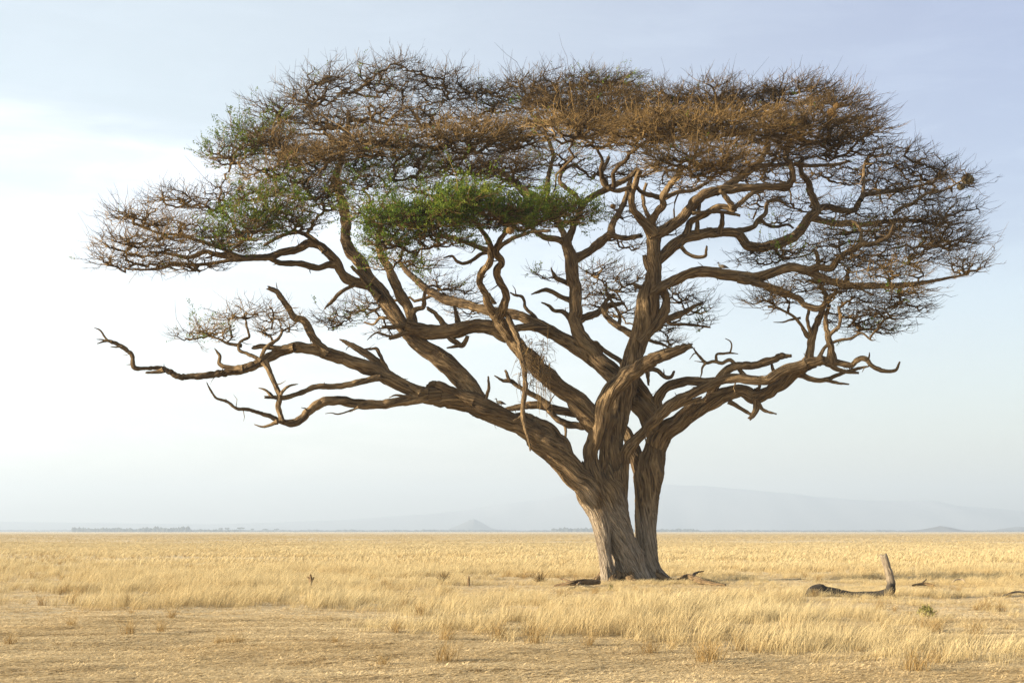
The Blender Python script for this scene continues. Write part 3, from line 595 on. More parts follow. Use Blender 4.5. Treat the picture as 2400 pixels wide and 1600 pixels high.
limb('R1b', 'R1', .2, -.6, [(1662, 945, 14), (1668, 925, 13), (1680, 900, 12), (1700, 871, 11), (1728, 857, 10.5), (1761, 856, 10), (1799, 847, 9.5), (1828, 836, 8.5), (1854, 833, 4)])
limb('R4', 'R0', .9, .2, [(1540, 985, 16), (1541, 955, 13), (1545, 928, 12), (1570, 902, 11.5), (1608, 893, 11.5), (1659, 894, 11), (1690, 893, 10)])
limb('R5', 'R0', .8, .7, [(1545, 975, 11), (1526, 946, 12), (1512, 920, 12), (1493, 893, 11.5), (1480, 878, 10)])
limb('Qa', 'R1', .0, -.6, [(1746, 882, 5.5), (1728, 860, 5.2), (1710, 843, 5), (1692, 850, 4.8), (1672, 846, 4.4), (1654, 850, 4.4), (1639, 835, 3.4), (1626, 818, 2), (1612, 801, .7)], False)
limb('Qb', 'R1', -.3, -.4, [(1679, 846, 3.6), (1679, 831, 3.2), (1695, 829, 3), (1712, 827, 2.6), (1730, 829, 1)], False)
limb('Qc', 'R1', -.4, -.5, [(1711, 827, 2.4), (1715, 812, 2), (1712, 800, 1.8), (1700, 793, .8)], False)
limb('Qd', 'R1', -.5, -.6, [(1654, 851, 3), (1646, 862, 2.6), (1644, 876, 2), (1640, 888, .8)], False)
limb('Qe', 'R1', -.5, -.5, [(1640, 836, 2), (1628, 828, 1.6), (1616, 842, .7)], False)
limb('Qf', 'R1', -.2, -.2, [(1820, 877, 5), (1812, 865, 4.4), (1808, 852, 3.6)])
limb('P', 'R1', -.8, -.6, [(1888, 856, 18), (1897, 832, 12), (1901, 812, 10.5), (1905, 784, 10), (1912, 763, 8.5), (1922, 740, 7.5), (1932, 715, 6), (1935, 690, 5)])
limb('P2', 'R1', -1.0, -1.4, [(1950, 850, 11), (1948, 820, 9), (1941, 789, 8), (1936, 766, 6), (1935, 740, 5.5), (1945, 715, 5)])
limb('P3', 'R1', -1.2, -1.8, [(1942, 786, 5), (1956, 774, 4.6), (1966, 765, 4.4), (1969, 743, 4.2), (1965, 720, 4)])
limb('P4', 'R1', -.8, -1.2, [(1902, 785, 5), (1896, 765, 4.6), (1893, 745, 4.4), (1896, 725, 4)])
limb('P5', 'R1', -.7, -1.4, [(1898, 790, 6), (1888, 782, 6.4), (1878, 763, 4.4), (1860, 742, 3.8), (1835, 728, 3.2), (1815, 717, 2.4)])
limb('P5b', 'R1', -.9, -1.0, [(1876, 745, 3), (1850, 750, 2.6), (1835, 755, 2), (1813, 755, .8)], False)
limb('P6', 'R1', -1.0, -1.6, [(1920, 838, 5), (1932, 815, 4.6), (1948, 804, 4.2), (1970, 796, 4), (1995, 793, 3.6), (2019, 780, 3), (2040, 796, 2), (2052, 797, .8)], False)
limb('P7', 'R1', -1.0, -2.0, [(1948, 848, 10), (1970, 851, 8), (1993, 855, 7.5), (2008, 843, 7), (2028, 842, 6.6), (2042, 856, 6), (2062, 866, 5.6), (2083, 870, 5), (2101, 866, 4.2), (2109, 848, 2.2)], False)
limb('P7b', 'R1', -1.8, -1.8, [(2028, 842, 3.6), (2036, 838, 2.8), (2038, 826, 1.2)], False)
limb('P8', 'R1', -1.0, -1.3, [(1938, 850, 7), (1955, 861, 6.4), (1980, 870, 5.4), (2012, 874, 3)])
limb('P9', 'R1', -.6, -1.4, [(1875, 876, 8), (1895, 886, 6.6), (1925, 891, 6), (1950, 884, 5.4), (1975, 874, 5), (2005, 865, 4.4), (2036, 858, 2)])
limb('P9b', 'R1', -1.0, -1.2, [(1935, 889, 4.6), (1960, 896, 4), (1990, 900, 1.8)])
limb('P10', 'R1', -.3, -.5, [(1768, 930, 13), (1772, 948, 9), (1767, 965, 7), (1758, 980, 5.5)])
limb('P10b', 'R1', -.2, -.4, [(1708, 940, 6), (1735, 955, 5), (1762, 971, 4)])
limb('P10c', 'R1', -.4, -.7, [(1775, 945, 6), (1790, 961, 4.4), (1820, 970, 2)])
limb('P10d', 'R1', -.4, -.4, [(1770, 915, 5), (1780, 905, 4), (1775, 892, 3)])

TRUNKSET = {'T1', 'T1a', 'T1b', 'R0', 'C0', 'M0', 'L0'}
def root_of(n):
    while LIMBS[n][0] != 'trunk':
        p = LIMBS[n][0]
        if LIMBS[p][0] == 'trunk' and p in TRUNKSET: return n
        n = p
    return n
SK_P, SK_R = [], []
DEAD = set('A Aup A1 A1t A1u A1w A1v A1b A1c A1d A1e A1f A2 A2t A2b A2c A2d A2e A2f A2g S6 S7 D3 D3b L Lb Qa Qb Qc Qd Qe Qf P7 P7b P8 P9 P9b P10 P10b P10c P10d R1 R1b M M2 N1 N2 N3 N3b N2b S4 S4b K7 H0 S8 S8b A3f A3e D2b'.split()) | TRUNKSET
def limb_geo(name, seed):
    parent, d0, d1, pts, blunt = LIMBS[name]
    a = np.array(pts, float); seg = np.r_[0, np.cumsum(np.hypot(np.diff(a[:, 0]), np.diff(a[:, 1])))]; f = seg / seg[-1]
    y = TREE_Y + d0 + (d1 - d0) * f
    P = at(a[:, 0], a[:, 1], y)
    r = a[:, 2] * scale_at(y) * (1.0 if name in TRUNKSET else .90)
    PR = catmull(np.column_stack([P, r]), lambda rr: max(.045, rr * .32))
    rm = a[:, 2].max()
    sides = 72 if rm > 28 else 44 if rm > 18 else 26 if rm > 11 else 14 if rm > 5.5 else 8
    g = Geo()
    trunk = name in TRUNKSET
    P2, r2 = limb_tube(g, PR, sides, seed, .13 if trunk else .12 if rm > 7 else .08, .5 if rm > 12 else 1.2, blunt,
                       .35 if (not trunk and rm < 14) else 0, pale_of if rm > 14 else None, .3 if trunk else 1.0)
    if name not in DEAD: SK_P.append(P2); SK_R.append(r2)
    if not trunk:      # broken spurs and dead twiglets
        L_ = np.linalg.norm(np.diff(P2, axis=0), axis=1).sum(); rs = np.random.default_rng(seed + 900)
        for q in range(int(L_ * (.9 if rm < 12 else .6))):
            i = rs.integers(len(P2) // 8, len(P2)); d = rs.normal(size=3); d[1] *= .6; d /= np.linalg.norm(d)
            l = r2[i] + rs.uniform(.06, .36) * (.5 + rs.random()); r0 = min(r2[i] * .5, rs.uniform(.012, .035))
            S0 = P2[i] + d * r2[i] * .3; pts_ = np.stack([S0, S0 + d * l * .55 + rs.normal(0, .05, 3) * l, S0 + d * l + rs.normal(0, .10, 3) * l + np.array([0, 0, l * .12])])
            sg = Geo(); sticks(sg, pts_[None], np.array([[r0, r0 * .75, r0 * .25]]), 5)
            nv = len(sg.V[0]); g.add(sg.V[0], sg.Q[0], bark=sg.V[0] * .5 + seed, pale=np.zeros(nv))
    return g
made = {}
def build_limbs():
    gt = Geo()
    for k, n in enumerate(LIMBS):
        g = limb_geo(n, k + 1)
        if n in TRUNKSET:
            gt.V += g.V
            gt.Q += [q + gt.n for q in g.Q]; gt.T += [t + gt.n for t in g.T]
            for a, v in g.A.items(): gt.A.setdefault(a, []).extend(v)
            gt.n += g.n
        else: made[n] = g
    # surface roots
    for k, pts in enumerate([[(1535, 1356, 18, .5), (1556, 1364, 12, .3), (1590, 1368, 9, .1), (1625, 1370, 6, -.2)], [(1420, 1362, 16, -.4), (1402, 1369, 11, -.7), (1380, 1374, 7, -1.0), (1352, 1377, 4, -1.3)],
                             [(1470, 1366, 20, -.3), (1478, 1376, 14, -.8), (1495, 1383, 8, -1.3)], [(1440, 1366, 16, -.5), (1436, 1378, 10, -1.1), (1424, 1386, 6, -1.6)]]):
        a = np.array(pts); P = at(a[:, 0], a[:, 1], TREE_Y + a[:, 3]); P[:, 2] = np.array([.22, .03, -.05, -.09])[:len(P)]
        limb_tube(gt, catmull(np.column_stack([P, a[:, 2] * scale_at(TREE_Y)]), lambda rr: .06), 18, 300 + k, .14, .5, False)
    trunk = obj('trunk', gt.mesh('trunk', M_BARK, BASE), tree)
    tag(trunk, 'pale twin trunk rubbed smooth near the ground, with a dark hollow cleft')
    objs = {}
    for n, g in made.items():
        r = root_of(n)
        if r == n: objs[n] = obj('limb', g.mesh('limb', M_BARK, BASE), tree)
        else: objs[n] = obj('branch', g.mesh('branch', M_BARK, BASE), objs[r])
    return objs
limb_objs = build_limbs()
tag(limb_objs['L'], 'thick broken limb crossing in front, splintered at its tip')

# ------------------------------------------------------------------ crown
# px, py, rx, ry, depth offset, density, green, flat
PADS = [
 # high left dome
 (655, 265, 75, 42, 1, 1.0, .04), (735, 225, 95, 48, 3, 1.1, .05), (830, 195, 115, 48, 4, 1.1, .10), (945, 190, 110, 48, 5, 1.1, .02), (1050, 210, 85, 50, 6, 1.0, .02),
 (760, 290, 110, 45, 0, 1.0, .03), (900, 270, 110, 45, 2, .9, .03), (1010, 275, 95, 45, 5, .9, .02),
 # left shoulder
 (590, 320, 62, 42, -1, 1.0, .7), (545, 365, 62, 38, -2, 1.0, .7), (655, 345, 90, 42, -2, 1.1, .12), (640, 400, 95, 34, -3, .9, .20),
 # middle tier, left half
 (760, 375, 115, 42, -4, 1.2, .04), (880, 345, 110, 42, -5, 1.3, .02), (1000, 340, 110, 42, -5, 1.3, .02), (1110, 330, 105, 45, -5, 1.4, .01), (1220, 325, 85, 45, -4, 1.3, .02),
 (720, 440, 110, 34, -3, .9, .50), (850, 430, 80, 34, -4, .9, .85), (960, 400, 70, 34, -4, .9, .8), (1070, 395, 105, 36, -1, 1.2, .10), (1200, 400, 95, 38, 1, 1.2, .08),
 # top centre
 (1140, 240, 80, 48, 6, 1.3, .06), (1235, 225, 90, 48, 5, 1.2, .05), (1330, 200, 100, 42, 6, 1.0, .03), (1430, 205, 85, 38, 6, 1.2, .30), (1310, 260, 110, 48, -1, 1.3, .04), (1430, 265, 110, 48, -2, 1.4, .01),
 (1310, 370, 75, 30, 3, .8, .35), (1500, 320, 95, 45, -3, 1.3, .01), (1400, 330, 70, 36, 1, .9, .03),
 # top right
 (1560, 245, 100, 45, 4, 1.2, .02), (1670, 235, 100, 48, 3, 1.2, .01), (1770, 245, 90, 46, 4, 1.1, .01), (1560, 300, 110, 45, -4, 1.4, .01), (1680, 300, 110, 48, -5, 1.5, .01), (1790, 300, 105, 48, -3, 1.4, .02),
 (1880, 225, 95, 45, 3, 1.1, .02), (1955, 260, 90, 48, 1, 1.2, .04), (2020, 300, 70, 48, 0, 1.0, .03), (1900, 310, 105, 46, -2, 1.3, .01), (1980, 345, 90, 40, -1, 1.0, .01), (1820, 355, 100, 36, 1, 1.1, .01),
 (1600, 375, 90, 34, -6, 1.3, .02), (1690, 380, 85, 38, -6.5, 1.4, .01), (1640, 410, 80, 26, -6, 1.0, .01),
 # right shoulder
 (2095, 370, 80, 42, 4, .9, .01), (2160, 400, 75, 45, 5, .9, .01), (2230, 430, 75, 42, 4, .7, .01), (2060, 425, 85, 45, 5, .8, .02), (2120, 460, 85, 40, 4, .7, .02), (2220, 500, 75, 45, 3, .8, .01), (2110, 520, 100, 36, 2, 1.0, .01), (2210, 560, 85, 40, 1, 1.1, .02),
 (2050, 555, 85, 38, 0, .9, .05), (1960, 560, 80, 38, -1, 1.0, .22), (1850, 590, 75, 34, 1, .8, .35), (2130, 600, 90, 34, -2, .8, .03), (2265, 625, 60, 36, -3.2, .7, .01), (1780, 605, 60, 30, 2, .7, .03),
 (1990, 610, 90, 36, -2, 1.0, .10), (2080, 640, 80, 30, -3, .8, .08), (1920, 660, 80, 34, 1, .8, .05), (1980, 500, 70, 36, 3, .8, .02),
 # right lower pads
 (1800, 700, 55, 42, -1, .7, .02), (1850, 690, 60, 36, -1, .7, .02), (1985, 690, 80, 34, -2, .9, .05), (2110, 690, 80, 32, -3, .9, .22), (2085, 730, 85, 28, -2, .8, .10), (2000, 745, 75, 26, 0, .8, .12), (2060, 770, 62, 20, 0, .9, .35),
 # left wing
 (500, 475, 75, 38, -2, .8, .02), (415, 470, 65, 36, -1, .7, .02), (320, 510, 75, 36, -3, .8, .02), (420, 530, 80, 32, -3, .8, .02), (300, 570, 70, 30, -4, .9, .04), (395, 570, 80, 30, -4, .9, .04), (255, 610, 52, 26, -4, .8, .02), (340, 610, 75, 28, -4, .9, .02), (450, 620, 80, 26, -3, .8, .01), (510, 560, 70, 34, -2, .8, .05),
 (575, 540, 75, 44, -4, 1.0, 1.3), (640, 500, 80, 42, -4, 1.0, 1.0), (690, 520, 60, 40, -3, .9, .35), (600, 450, 70, 36, -1, .9, .45), (540, 575, 50, 24, -4, .8, .8),
 # green bough in front
 (935, 525, 62, 32, -7, 1.1, 1.8), (1010, 512, 78, 34, -7.4, 1.2, 2.4), (1090, 492, 82, 40, -7.5, 1.3, 2.6), (1170, 512, 78, 32, -7, 1.2, 2.2), (1255, 512, 72, 30, -6.5, 1.1, 1.9), (1335, 508, 62, 24, -5.5, 1.0, 1.2), (905, 565, 50, 34, -6.5, .9, 1.6), (1030, 560, 75, 26, -6.5, 1.0, .9), (920, 615, 52, 32, -5, .8, 1.1), (860, 500, 50, 34, -5, .8, .9), (1290, 485, 50, 26, -6, .9, 1.8),
 # back pads seen between the limbs
 (1030, 665, 60, 30, 5, .7, .35), (1080, 690, 65, 34, 6, .7, .02), (1100, 730, 60, 24, 6, .7, .03), (1000, 620, 50, 22, 5, .6, .3),
 (800, 745, 52, 30, 3, .7, .30), (860, 720, 55, 36, 4, .6, .04), (920, 775, 45, 22, 4, .6, .12), (770, 760, 36, 18, 3, .6, .35),
 (1400, 640, 58, 26, 5, .6, .3), (1430, 680, 65, 36, 5, .6, .02), (1450, 730, 50, 26, 5, .6, .02), (1390, 700, 50, 34, 5, .6, .02), (1490, 660, 50, 34, 5, .6, .02), (1590, 695, 52, 34, 4, .6, .02), (1630, 720, 48, 26, 4, .6, .08), (1650, 757, 30, 16, 1.6, .7, .6), (1550, 765, 50, 24, 3, .7, .18), (1570, 800, 30, 14, 2.5, .6, .2), (1280, 647, 32, 13, 2, .7, .6), (1480, 575, 55, 26, 5, .5, .02), (1460, 500, 60, 30, 4, .6, .02), (1780, 470, 60, 30, 4, .6, .02), (1880, 480, 60, 34, 3.5, .7, .02),
 # small lower left pads
 (575, 735, 42, 24, -3.4, .8, .02), (535, 742, 28, 14, -3.3, .7, .02), (640, 740, 40, 26, -3.3, .8, .02), (678, 760, 32, 24, -3.3, .8, .02), (485, 772, 38, 20, -3.3, .9, .5), (440, 790, 36, 12, -3.4, .8, .6), (520, 788, 34, 16, -3.3, .7, .1), (625, 775, 26, 16, -3.4, .7, .02),
 # thin growth seen among the upper limbs
 (1150, 440, 80, 26, 5, .6, .12), (1240, 425, 70, 28, 5, .6, .08), (1390, 405, 80, 28, 5, .6, .03), (1500, 400, 80, 30, 5, .6, .02), (1600, 430, 80, 28, 5, .5, .02), (1730, 410, 80, 28, 5, .6, .02), (1850, 425, 75, 32, 5, .6, .02), (1950, 410, 75, 34, 5, .7, .02), (1000, 445, 80, 26, 3, .7, .35), (760, 480, 70, 30, -2, .7, .45), (1560, 540, 60, 26, 5, .4, .02), (1820, 520, 60, 26, 4, .5, .05),
 # depth of the crown behind and in front, hidden from this side
 (1100, 300, 120, 45, 10, .6, .03), (1350, 290, 130, 45, 10, .6, .03), (1600, 300, 120, 45, 9, .6, .03), (850, 330, 110, 45, 8, .6, .03), (1800, 400, 100, 40, 7, .5, .03), (1350, 300, 110, 42, -7.5, .7, .02),
]

def build_crown():
    skP = np.concatenate(SK_P); skR = np.concatenate(SK_R)
    ok = (skP[:, 2] > 3.6) & (skR < .24); skP, skR = skP[ok], skR[ok]
    keep = RNG.random(len(skP)) < .5; skP, skR = skP[keep], skR[keep]
    gB, gT, gL = Geo(), Geo(), Geo()
    pads = []
    for p in PADS:
        y = TREE_Y + p[4]; c = at(p[0], p[1], y); s = scale_at(y)
        d0 = np.min(np.linalg.norm(skP - c, axis=1)); pads.append((d0, p, c, s))
    pads.sort(key=lambda q: q[0])
    for (_, p, c, s) in pads:
        px, py, rx, ry, dy, dens, green = p
        if py < 300 and px < 1100: dens *= .80
        elif dens > 1.25 and px < 1300: dens *= .80
        sun_tint = .24 if dy < -2.5 else -.10 if dy > 2.5 else 0.0     # sunlight put into twig colour: near pads golden, far pads darker
        ax = np.array([rx * s, max(rx * s * .85, .8), ry * s * .86])
        # connector from the limb that carries this pad
        low = c - np.array([0, 0, ax[2] * .55])
        dv = skP - low; cost = np.linalg.norm(dv, axis=1) + 1.2 * np.clip(dv[:, 2] + .1, 0, None) + (1.5 * np.clip(-dv[:, 2] - .8, 0, None) if py > 560 else 0) + RNG.random(len(skP)) * .3
        a = int(np.argmin(cost)); A = skP[a]; L_ = np.linalg.norm(low - A)
        t = np.linspace(0, 1, 9)[:, None]
        ctrl = A + (low - A) * np.array([.45, .45, .75]) + RNG.normal(0, .08, 3) * L_
        C = (1 - t) ** 2 * A + 2 * t * (1 - t) * ctrl + t ** 2 * low
        C += RNG.normal(0, .045, C.shape) * min(L_, 4) * np.sin(t * np.pi)
        n = int(max(36, rx * ry * min(dens * 1.15, 1.4) / 14.0))
        # attraction points, flat-topped cushion
        q = RNG.normal(size=(n * 2, 3)); q /= np.linalg.norm(q, axis=1, keepdims=True); q *= RNG.random((n * 2, 1)) ** (1 / 2.4)
        q = q[q[:, 2] > -.75][:n]; n = len(q)
        hole = fbm(q * np.array([1.6, 1.6, 2.6]) + px * .13, 2, 17); q = q[hole > .44]; n = len(q)
        lump = .72 + .62 * vnoise(q * 2.4 + px * .1, 3)[:, None]
        tg = c + q * ax * lump
        near = np.where(np.all(np.abs(skP - c) < ax * 1.1, axis=1))[0]
        if len(near) > 40: near = RNG.choice(near, 40, replace=False)
        init = np.vstack([C[3:], skP[near]]); ni = len(init)
        pos = np.vstack([init, tg]); par = np.full(ni + n, -1); path = np.zeros(ni + n)
        path[:len(C) - 3] = np.linspace(.4, 1, len(C) - 3) * L_ * .3
        AN = np.array([1, 1, 2.0]); D = np.linalg.norm((tg[:, None] - init[None]) * AN, axis=2) + .30 * path[:ni]
        best = D.min(1); bp = D.argmin(1); alive = np.ones(n, bool)
        order = []
        for _ in range(n):
            i = int(np.argmin(np.where(alive, best, 1e9))); alive[i] = False
            k = ni + i; par[k] = bp[i]; path[k] = path[bp[i]] + np.linalg.norm(tg[i] - pos[bp[i]]); order.append(k)
            nd = np.linalg.norm((tg - tg[i]) * AN, axis=1) + .30 * path[k]
            m = nd < best; best[m] = nd[m]; bp[m] = k
        cnt = np.ones(ni + n)
        for k in reversed(order): cnt[par[k]] += cnt[k]
        rad = .0105 * cnt ** .44
        ks = np.array(order); A_ = pos[par[ks]]; B_ = pos[ks]; ln = np.linalg.norm(B_ - A_, axis=1, keepdims=True)
        mid = (A_ + B_) / 2 + RNG.normal(0, .085, A_.shape) * ln
        mid[:, 2] -= ln[:, 0] * .06
        ra = np.minimum(np.minimum(rad[par[ks]], rad[ks] * 1.9), .075); rb = np.minimum(rad[ks], .07)
        Pm = np.stack([A_, mid, B_], 1); Rm = np.stack([ra, (ra + rb) / 2, rb], 1)
        big = rb > .022
        if big.any(): sticks(gB, Pm[big], Rm[big], 5, {'tint': RNG.random(big.sum()) * .5 + .12})
        sticks(gT, Pm[~big], Rm[~big], 3, {'tint': np.clip(RNG.random((~big).sum()) * .7 + .1 + sun_tint * .5, .02, 1)})
        rc = min(.10, max(.03, .0095 * n ** .43 * .9))
        PRc = np.column_stack([C, np.linspace(min(rc * 1.3, skR[a] * .9 + .01), rc * .7, 9)])
        sticks(gB, PRc[None, :, :3], PRc[None, :, 3], 7, {'tint': np.array([.35])})
        skP = np.vstack([skP, C[2:], tg[::9]]); skR = np.concatenate([skR, PRc[2:, 3], np.full(len(tg[::9]), .03)])
        # terminal twigs: long, low-swept sprays that carry on from their branch
        dpar = (B_ - A_) / (np.linalg.norm(B_ - A_, axis=1, keepdims=True) + 1e-6)
        kt = 2 if dens < 1.05 else 3
        O = np.repeat(B_, kt, 0); dp = np.repeat(dpar, kt, 0); m = len(O)
        out = O - (low - np.array([0, 0, ax[2] * .8])); out /= np.linalg.norm(out, axis=1, keepdims=True) + 1e-6
        rnd = RNG.normal(size=(m, 3)); rnd /= np.linalg.norm(rnd, axis=1, keepdims=True)
        d = dp * .60 + out * np.array([1, 1, .42]) * .62 + rnd * np.array([.60, .60, .26]) + np.array([.18, 0, .07])
        d /= np.linalg.norm(d, axis=1, keepdims=True)
        shoot = np.where((RNG.random(m) < .035) & (out[:, 2] > .15), 1.7, 1.0); d = d + np.where(shoot > 1, .35, 0)[:, None] * np.array([0, 0, 1.0]); d /= np.linalg.norm(d, axis=1, keepdims=True)
        ln = ((RNG.random(m) ** 1.7 * .80 + .22) * shoot)[:, None] * (.75 + .25 * min(1.0, rx / 60))
        bend = RNG.normal(0, .075, (m, 3)) * ln
        Pt = np.stack([O, O + d * ln * .36 + bend, O + d * ln * .7 + bend * .7 + RNG.normal(0, .05, (m, 3)) * ln, O + d * ln + bend * .2 + np.array([0, 0, .10]) * ln], 1)
        r0 = RNG.uniform(.0065, .0110, m)
        tint = np.clip(RNG.normal(.40 + sun_tint, .26, m), .02, 1)
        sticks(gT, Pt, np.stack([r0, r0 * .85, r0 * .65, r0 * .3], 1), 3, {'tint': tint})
        # side twiglets
        ks_ = RNG.integers(0, m, int(m * 1.25)); side_i = RNG.integers(1, 3, len(ks_)); o2 = Pt[ks_, side_i]; m2 = len(ks_)
        d2 = d[ks_] * .75 + RNG.normal(size=(m2, 3)) * np.array([.62, .62, .40]) + np.array([.05, 0, .06]); d2 /= np.linalg.norm(d2, axis=1, keepdims=True)
        l2 = RNG.uniform(.10, .40, (m2, 1)); q2_ = r0[ks_] * .75
        P2_ = np.stack([o2, o2 + d2 * l2 * .5 + RNG.normal(0, .07, (m2, 3)) * l2, o2 + d2 * l2 + np.array([0, 0, .08]) * l2], 1)
        sticks(gT, P2_, np.stack([q2_, q2_ * .8, q2_ * .35], 1), 3, {'tint': tint[ks_]})
        # leaves
        if green > 0:
            # feathery sprigs, many leaflets each, bunched in patches
            ncl = int(n * (green if green > 1 else green ** .75) * 2.6)
            pick = RNG.integers(0, m, ncl)
            patch = fbm(Pt[pick, 2] * 1.0, 2, 9); thr = .66 - min(green, .85) * .42
            pick = pick[patch > thr]; ncl = len(pick)
            if ncl:
                f = RNG.uniform(.3, 1, (ncl, 1)); o = Pt[pick, 1] * (1 - f) + Pt[pick, 3] * f
                a1 = d[pick] * .8 + RNG.normal(0, .38, (ncl, 3)) * np.array([1, 1, .6]) + np.array([.2, 0, .12]); a1 /= np.linalg.norm(a1, axis=1, keepdims=True)
                sl = RNG.uniform(.16, .46, (ncl, 1)); ct = np.clip(RNG.normal(.42, .2, ncl), .03, 1)
                NL = 13
                u_ = np.tile(np.linspace(.05, 1, NL), (ncl, 1)) + RNG.normal(0, .03, (ncl, NL))
                base_ = o[:, None] + a1[:, None] * (u_ * sl)[..., None]
                a2 = RNG.normal(size=(ncl, NL, 3)); a2 -= a1[:, None] * (a2 * a1[:, None]).sum(-1, keepdims=True) * .6; a2 /= np.linalg.norm(a2, axis=2, keepdims=True)
                a3 = np.cross(a2, RNG.normal(size=(ncl, NL, 3))); a3 /= np.linalg.norm(a3, axis=2, keepdims=True)
                sz = RNG.uniform(.04, .085, (ncl, NL, 1)); w = sz * .26
                V = np.stack([base_, base_ + a2 * sz * .5 + a3 * w, base_ + a2 * sz, base_ + a2 * sz * .5 - a3 * w], 2)
                nl = ncl * NL
                gL.add(V.reshape(-1, 3), np.arange(nl * 4).reshape(-1, 4), tint=np.repeat(np.clip(ct[:, None] + RNG.normal(0, .08, (ncl, NL)), .02, 1).ravel(), 4))
    crown = obj('crown', gB.mesh('crown', M_TWIG, BASE), tree); tag(crown, kind='stuff')
    tag(obj('twigs', gT.mesh('twigs', M_TWIG, BASE), crown), 'dense flat layers of bare brown thorny twigs', kind='stuff')
    tag(obj('foliage', gL.mesh('foliage', M_LEAF, BASE, smooth=False), crown), 'patches of small feathery green leaves, thickest on the front bough', kind='stuff')
    print('CROWN', gB.n, gT.n, gL.n)
build_crown()

def dead_tangle():
    # dry straw and creepers caught on the limb under the green bough
    g = Geo(); n = 260
    c = at(RNG.uniform(1212, 1290, n), RNG.uniform(790, 900, n), TREE_Y - 2.9 + RNG.normal(0, .3, n))
    d = RNG.normal(size=(n, 3)) * np.array([.45, .3, .55]) + np.array([.1, 0, -.35]); ln = RNG.uniform(.15, .75, (n, 1))
    P = np.stack([c, c + d * ln * .5 + RNG.normal(0, .06, (n, 3)), c + d * ln + RNG.normal(0, .05, (n, 3)) - np.array([0, 0, .08])], 1)
    r0 = RNG.uniform(.006, .014, n); sticks(g, P, np.stack([r0, r0 * .8, r0 * .4], 1), 3, {'tint': RNG.uniform(.15, .75, n)})
    # long threads that hang down
    m = 26; c = at(RNG.uniform(1255, 1292, m), RNG.uniform(885, 910, m), TREE_Y - 2.9 + RNG.normal(0, .2, m)); L_ = RNG.uniform(.4, 1.3, (m, 1))
    P = np.stack([c, c + np.array([.03, 0, -.5]) * L_ + RNG.normal(0, .03, (m, 3)), c + np.array([.06, 0, -1.0]) * L_], 1)
    sticks(g, P, np.full((m, 3), .006), 3, {'tint': RNG.uniform(.4, .9, m)})
    tag(obj('dead_twigs', g.mesh('dead_twigs', M_TWIG, BASE), tree), 'tangle of dead reddish twigs caught on a limb', kind='stuff')
dead_tangle()

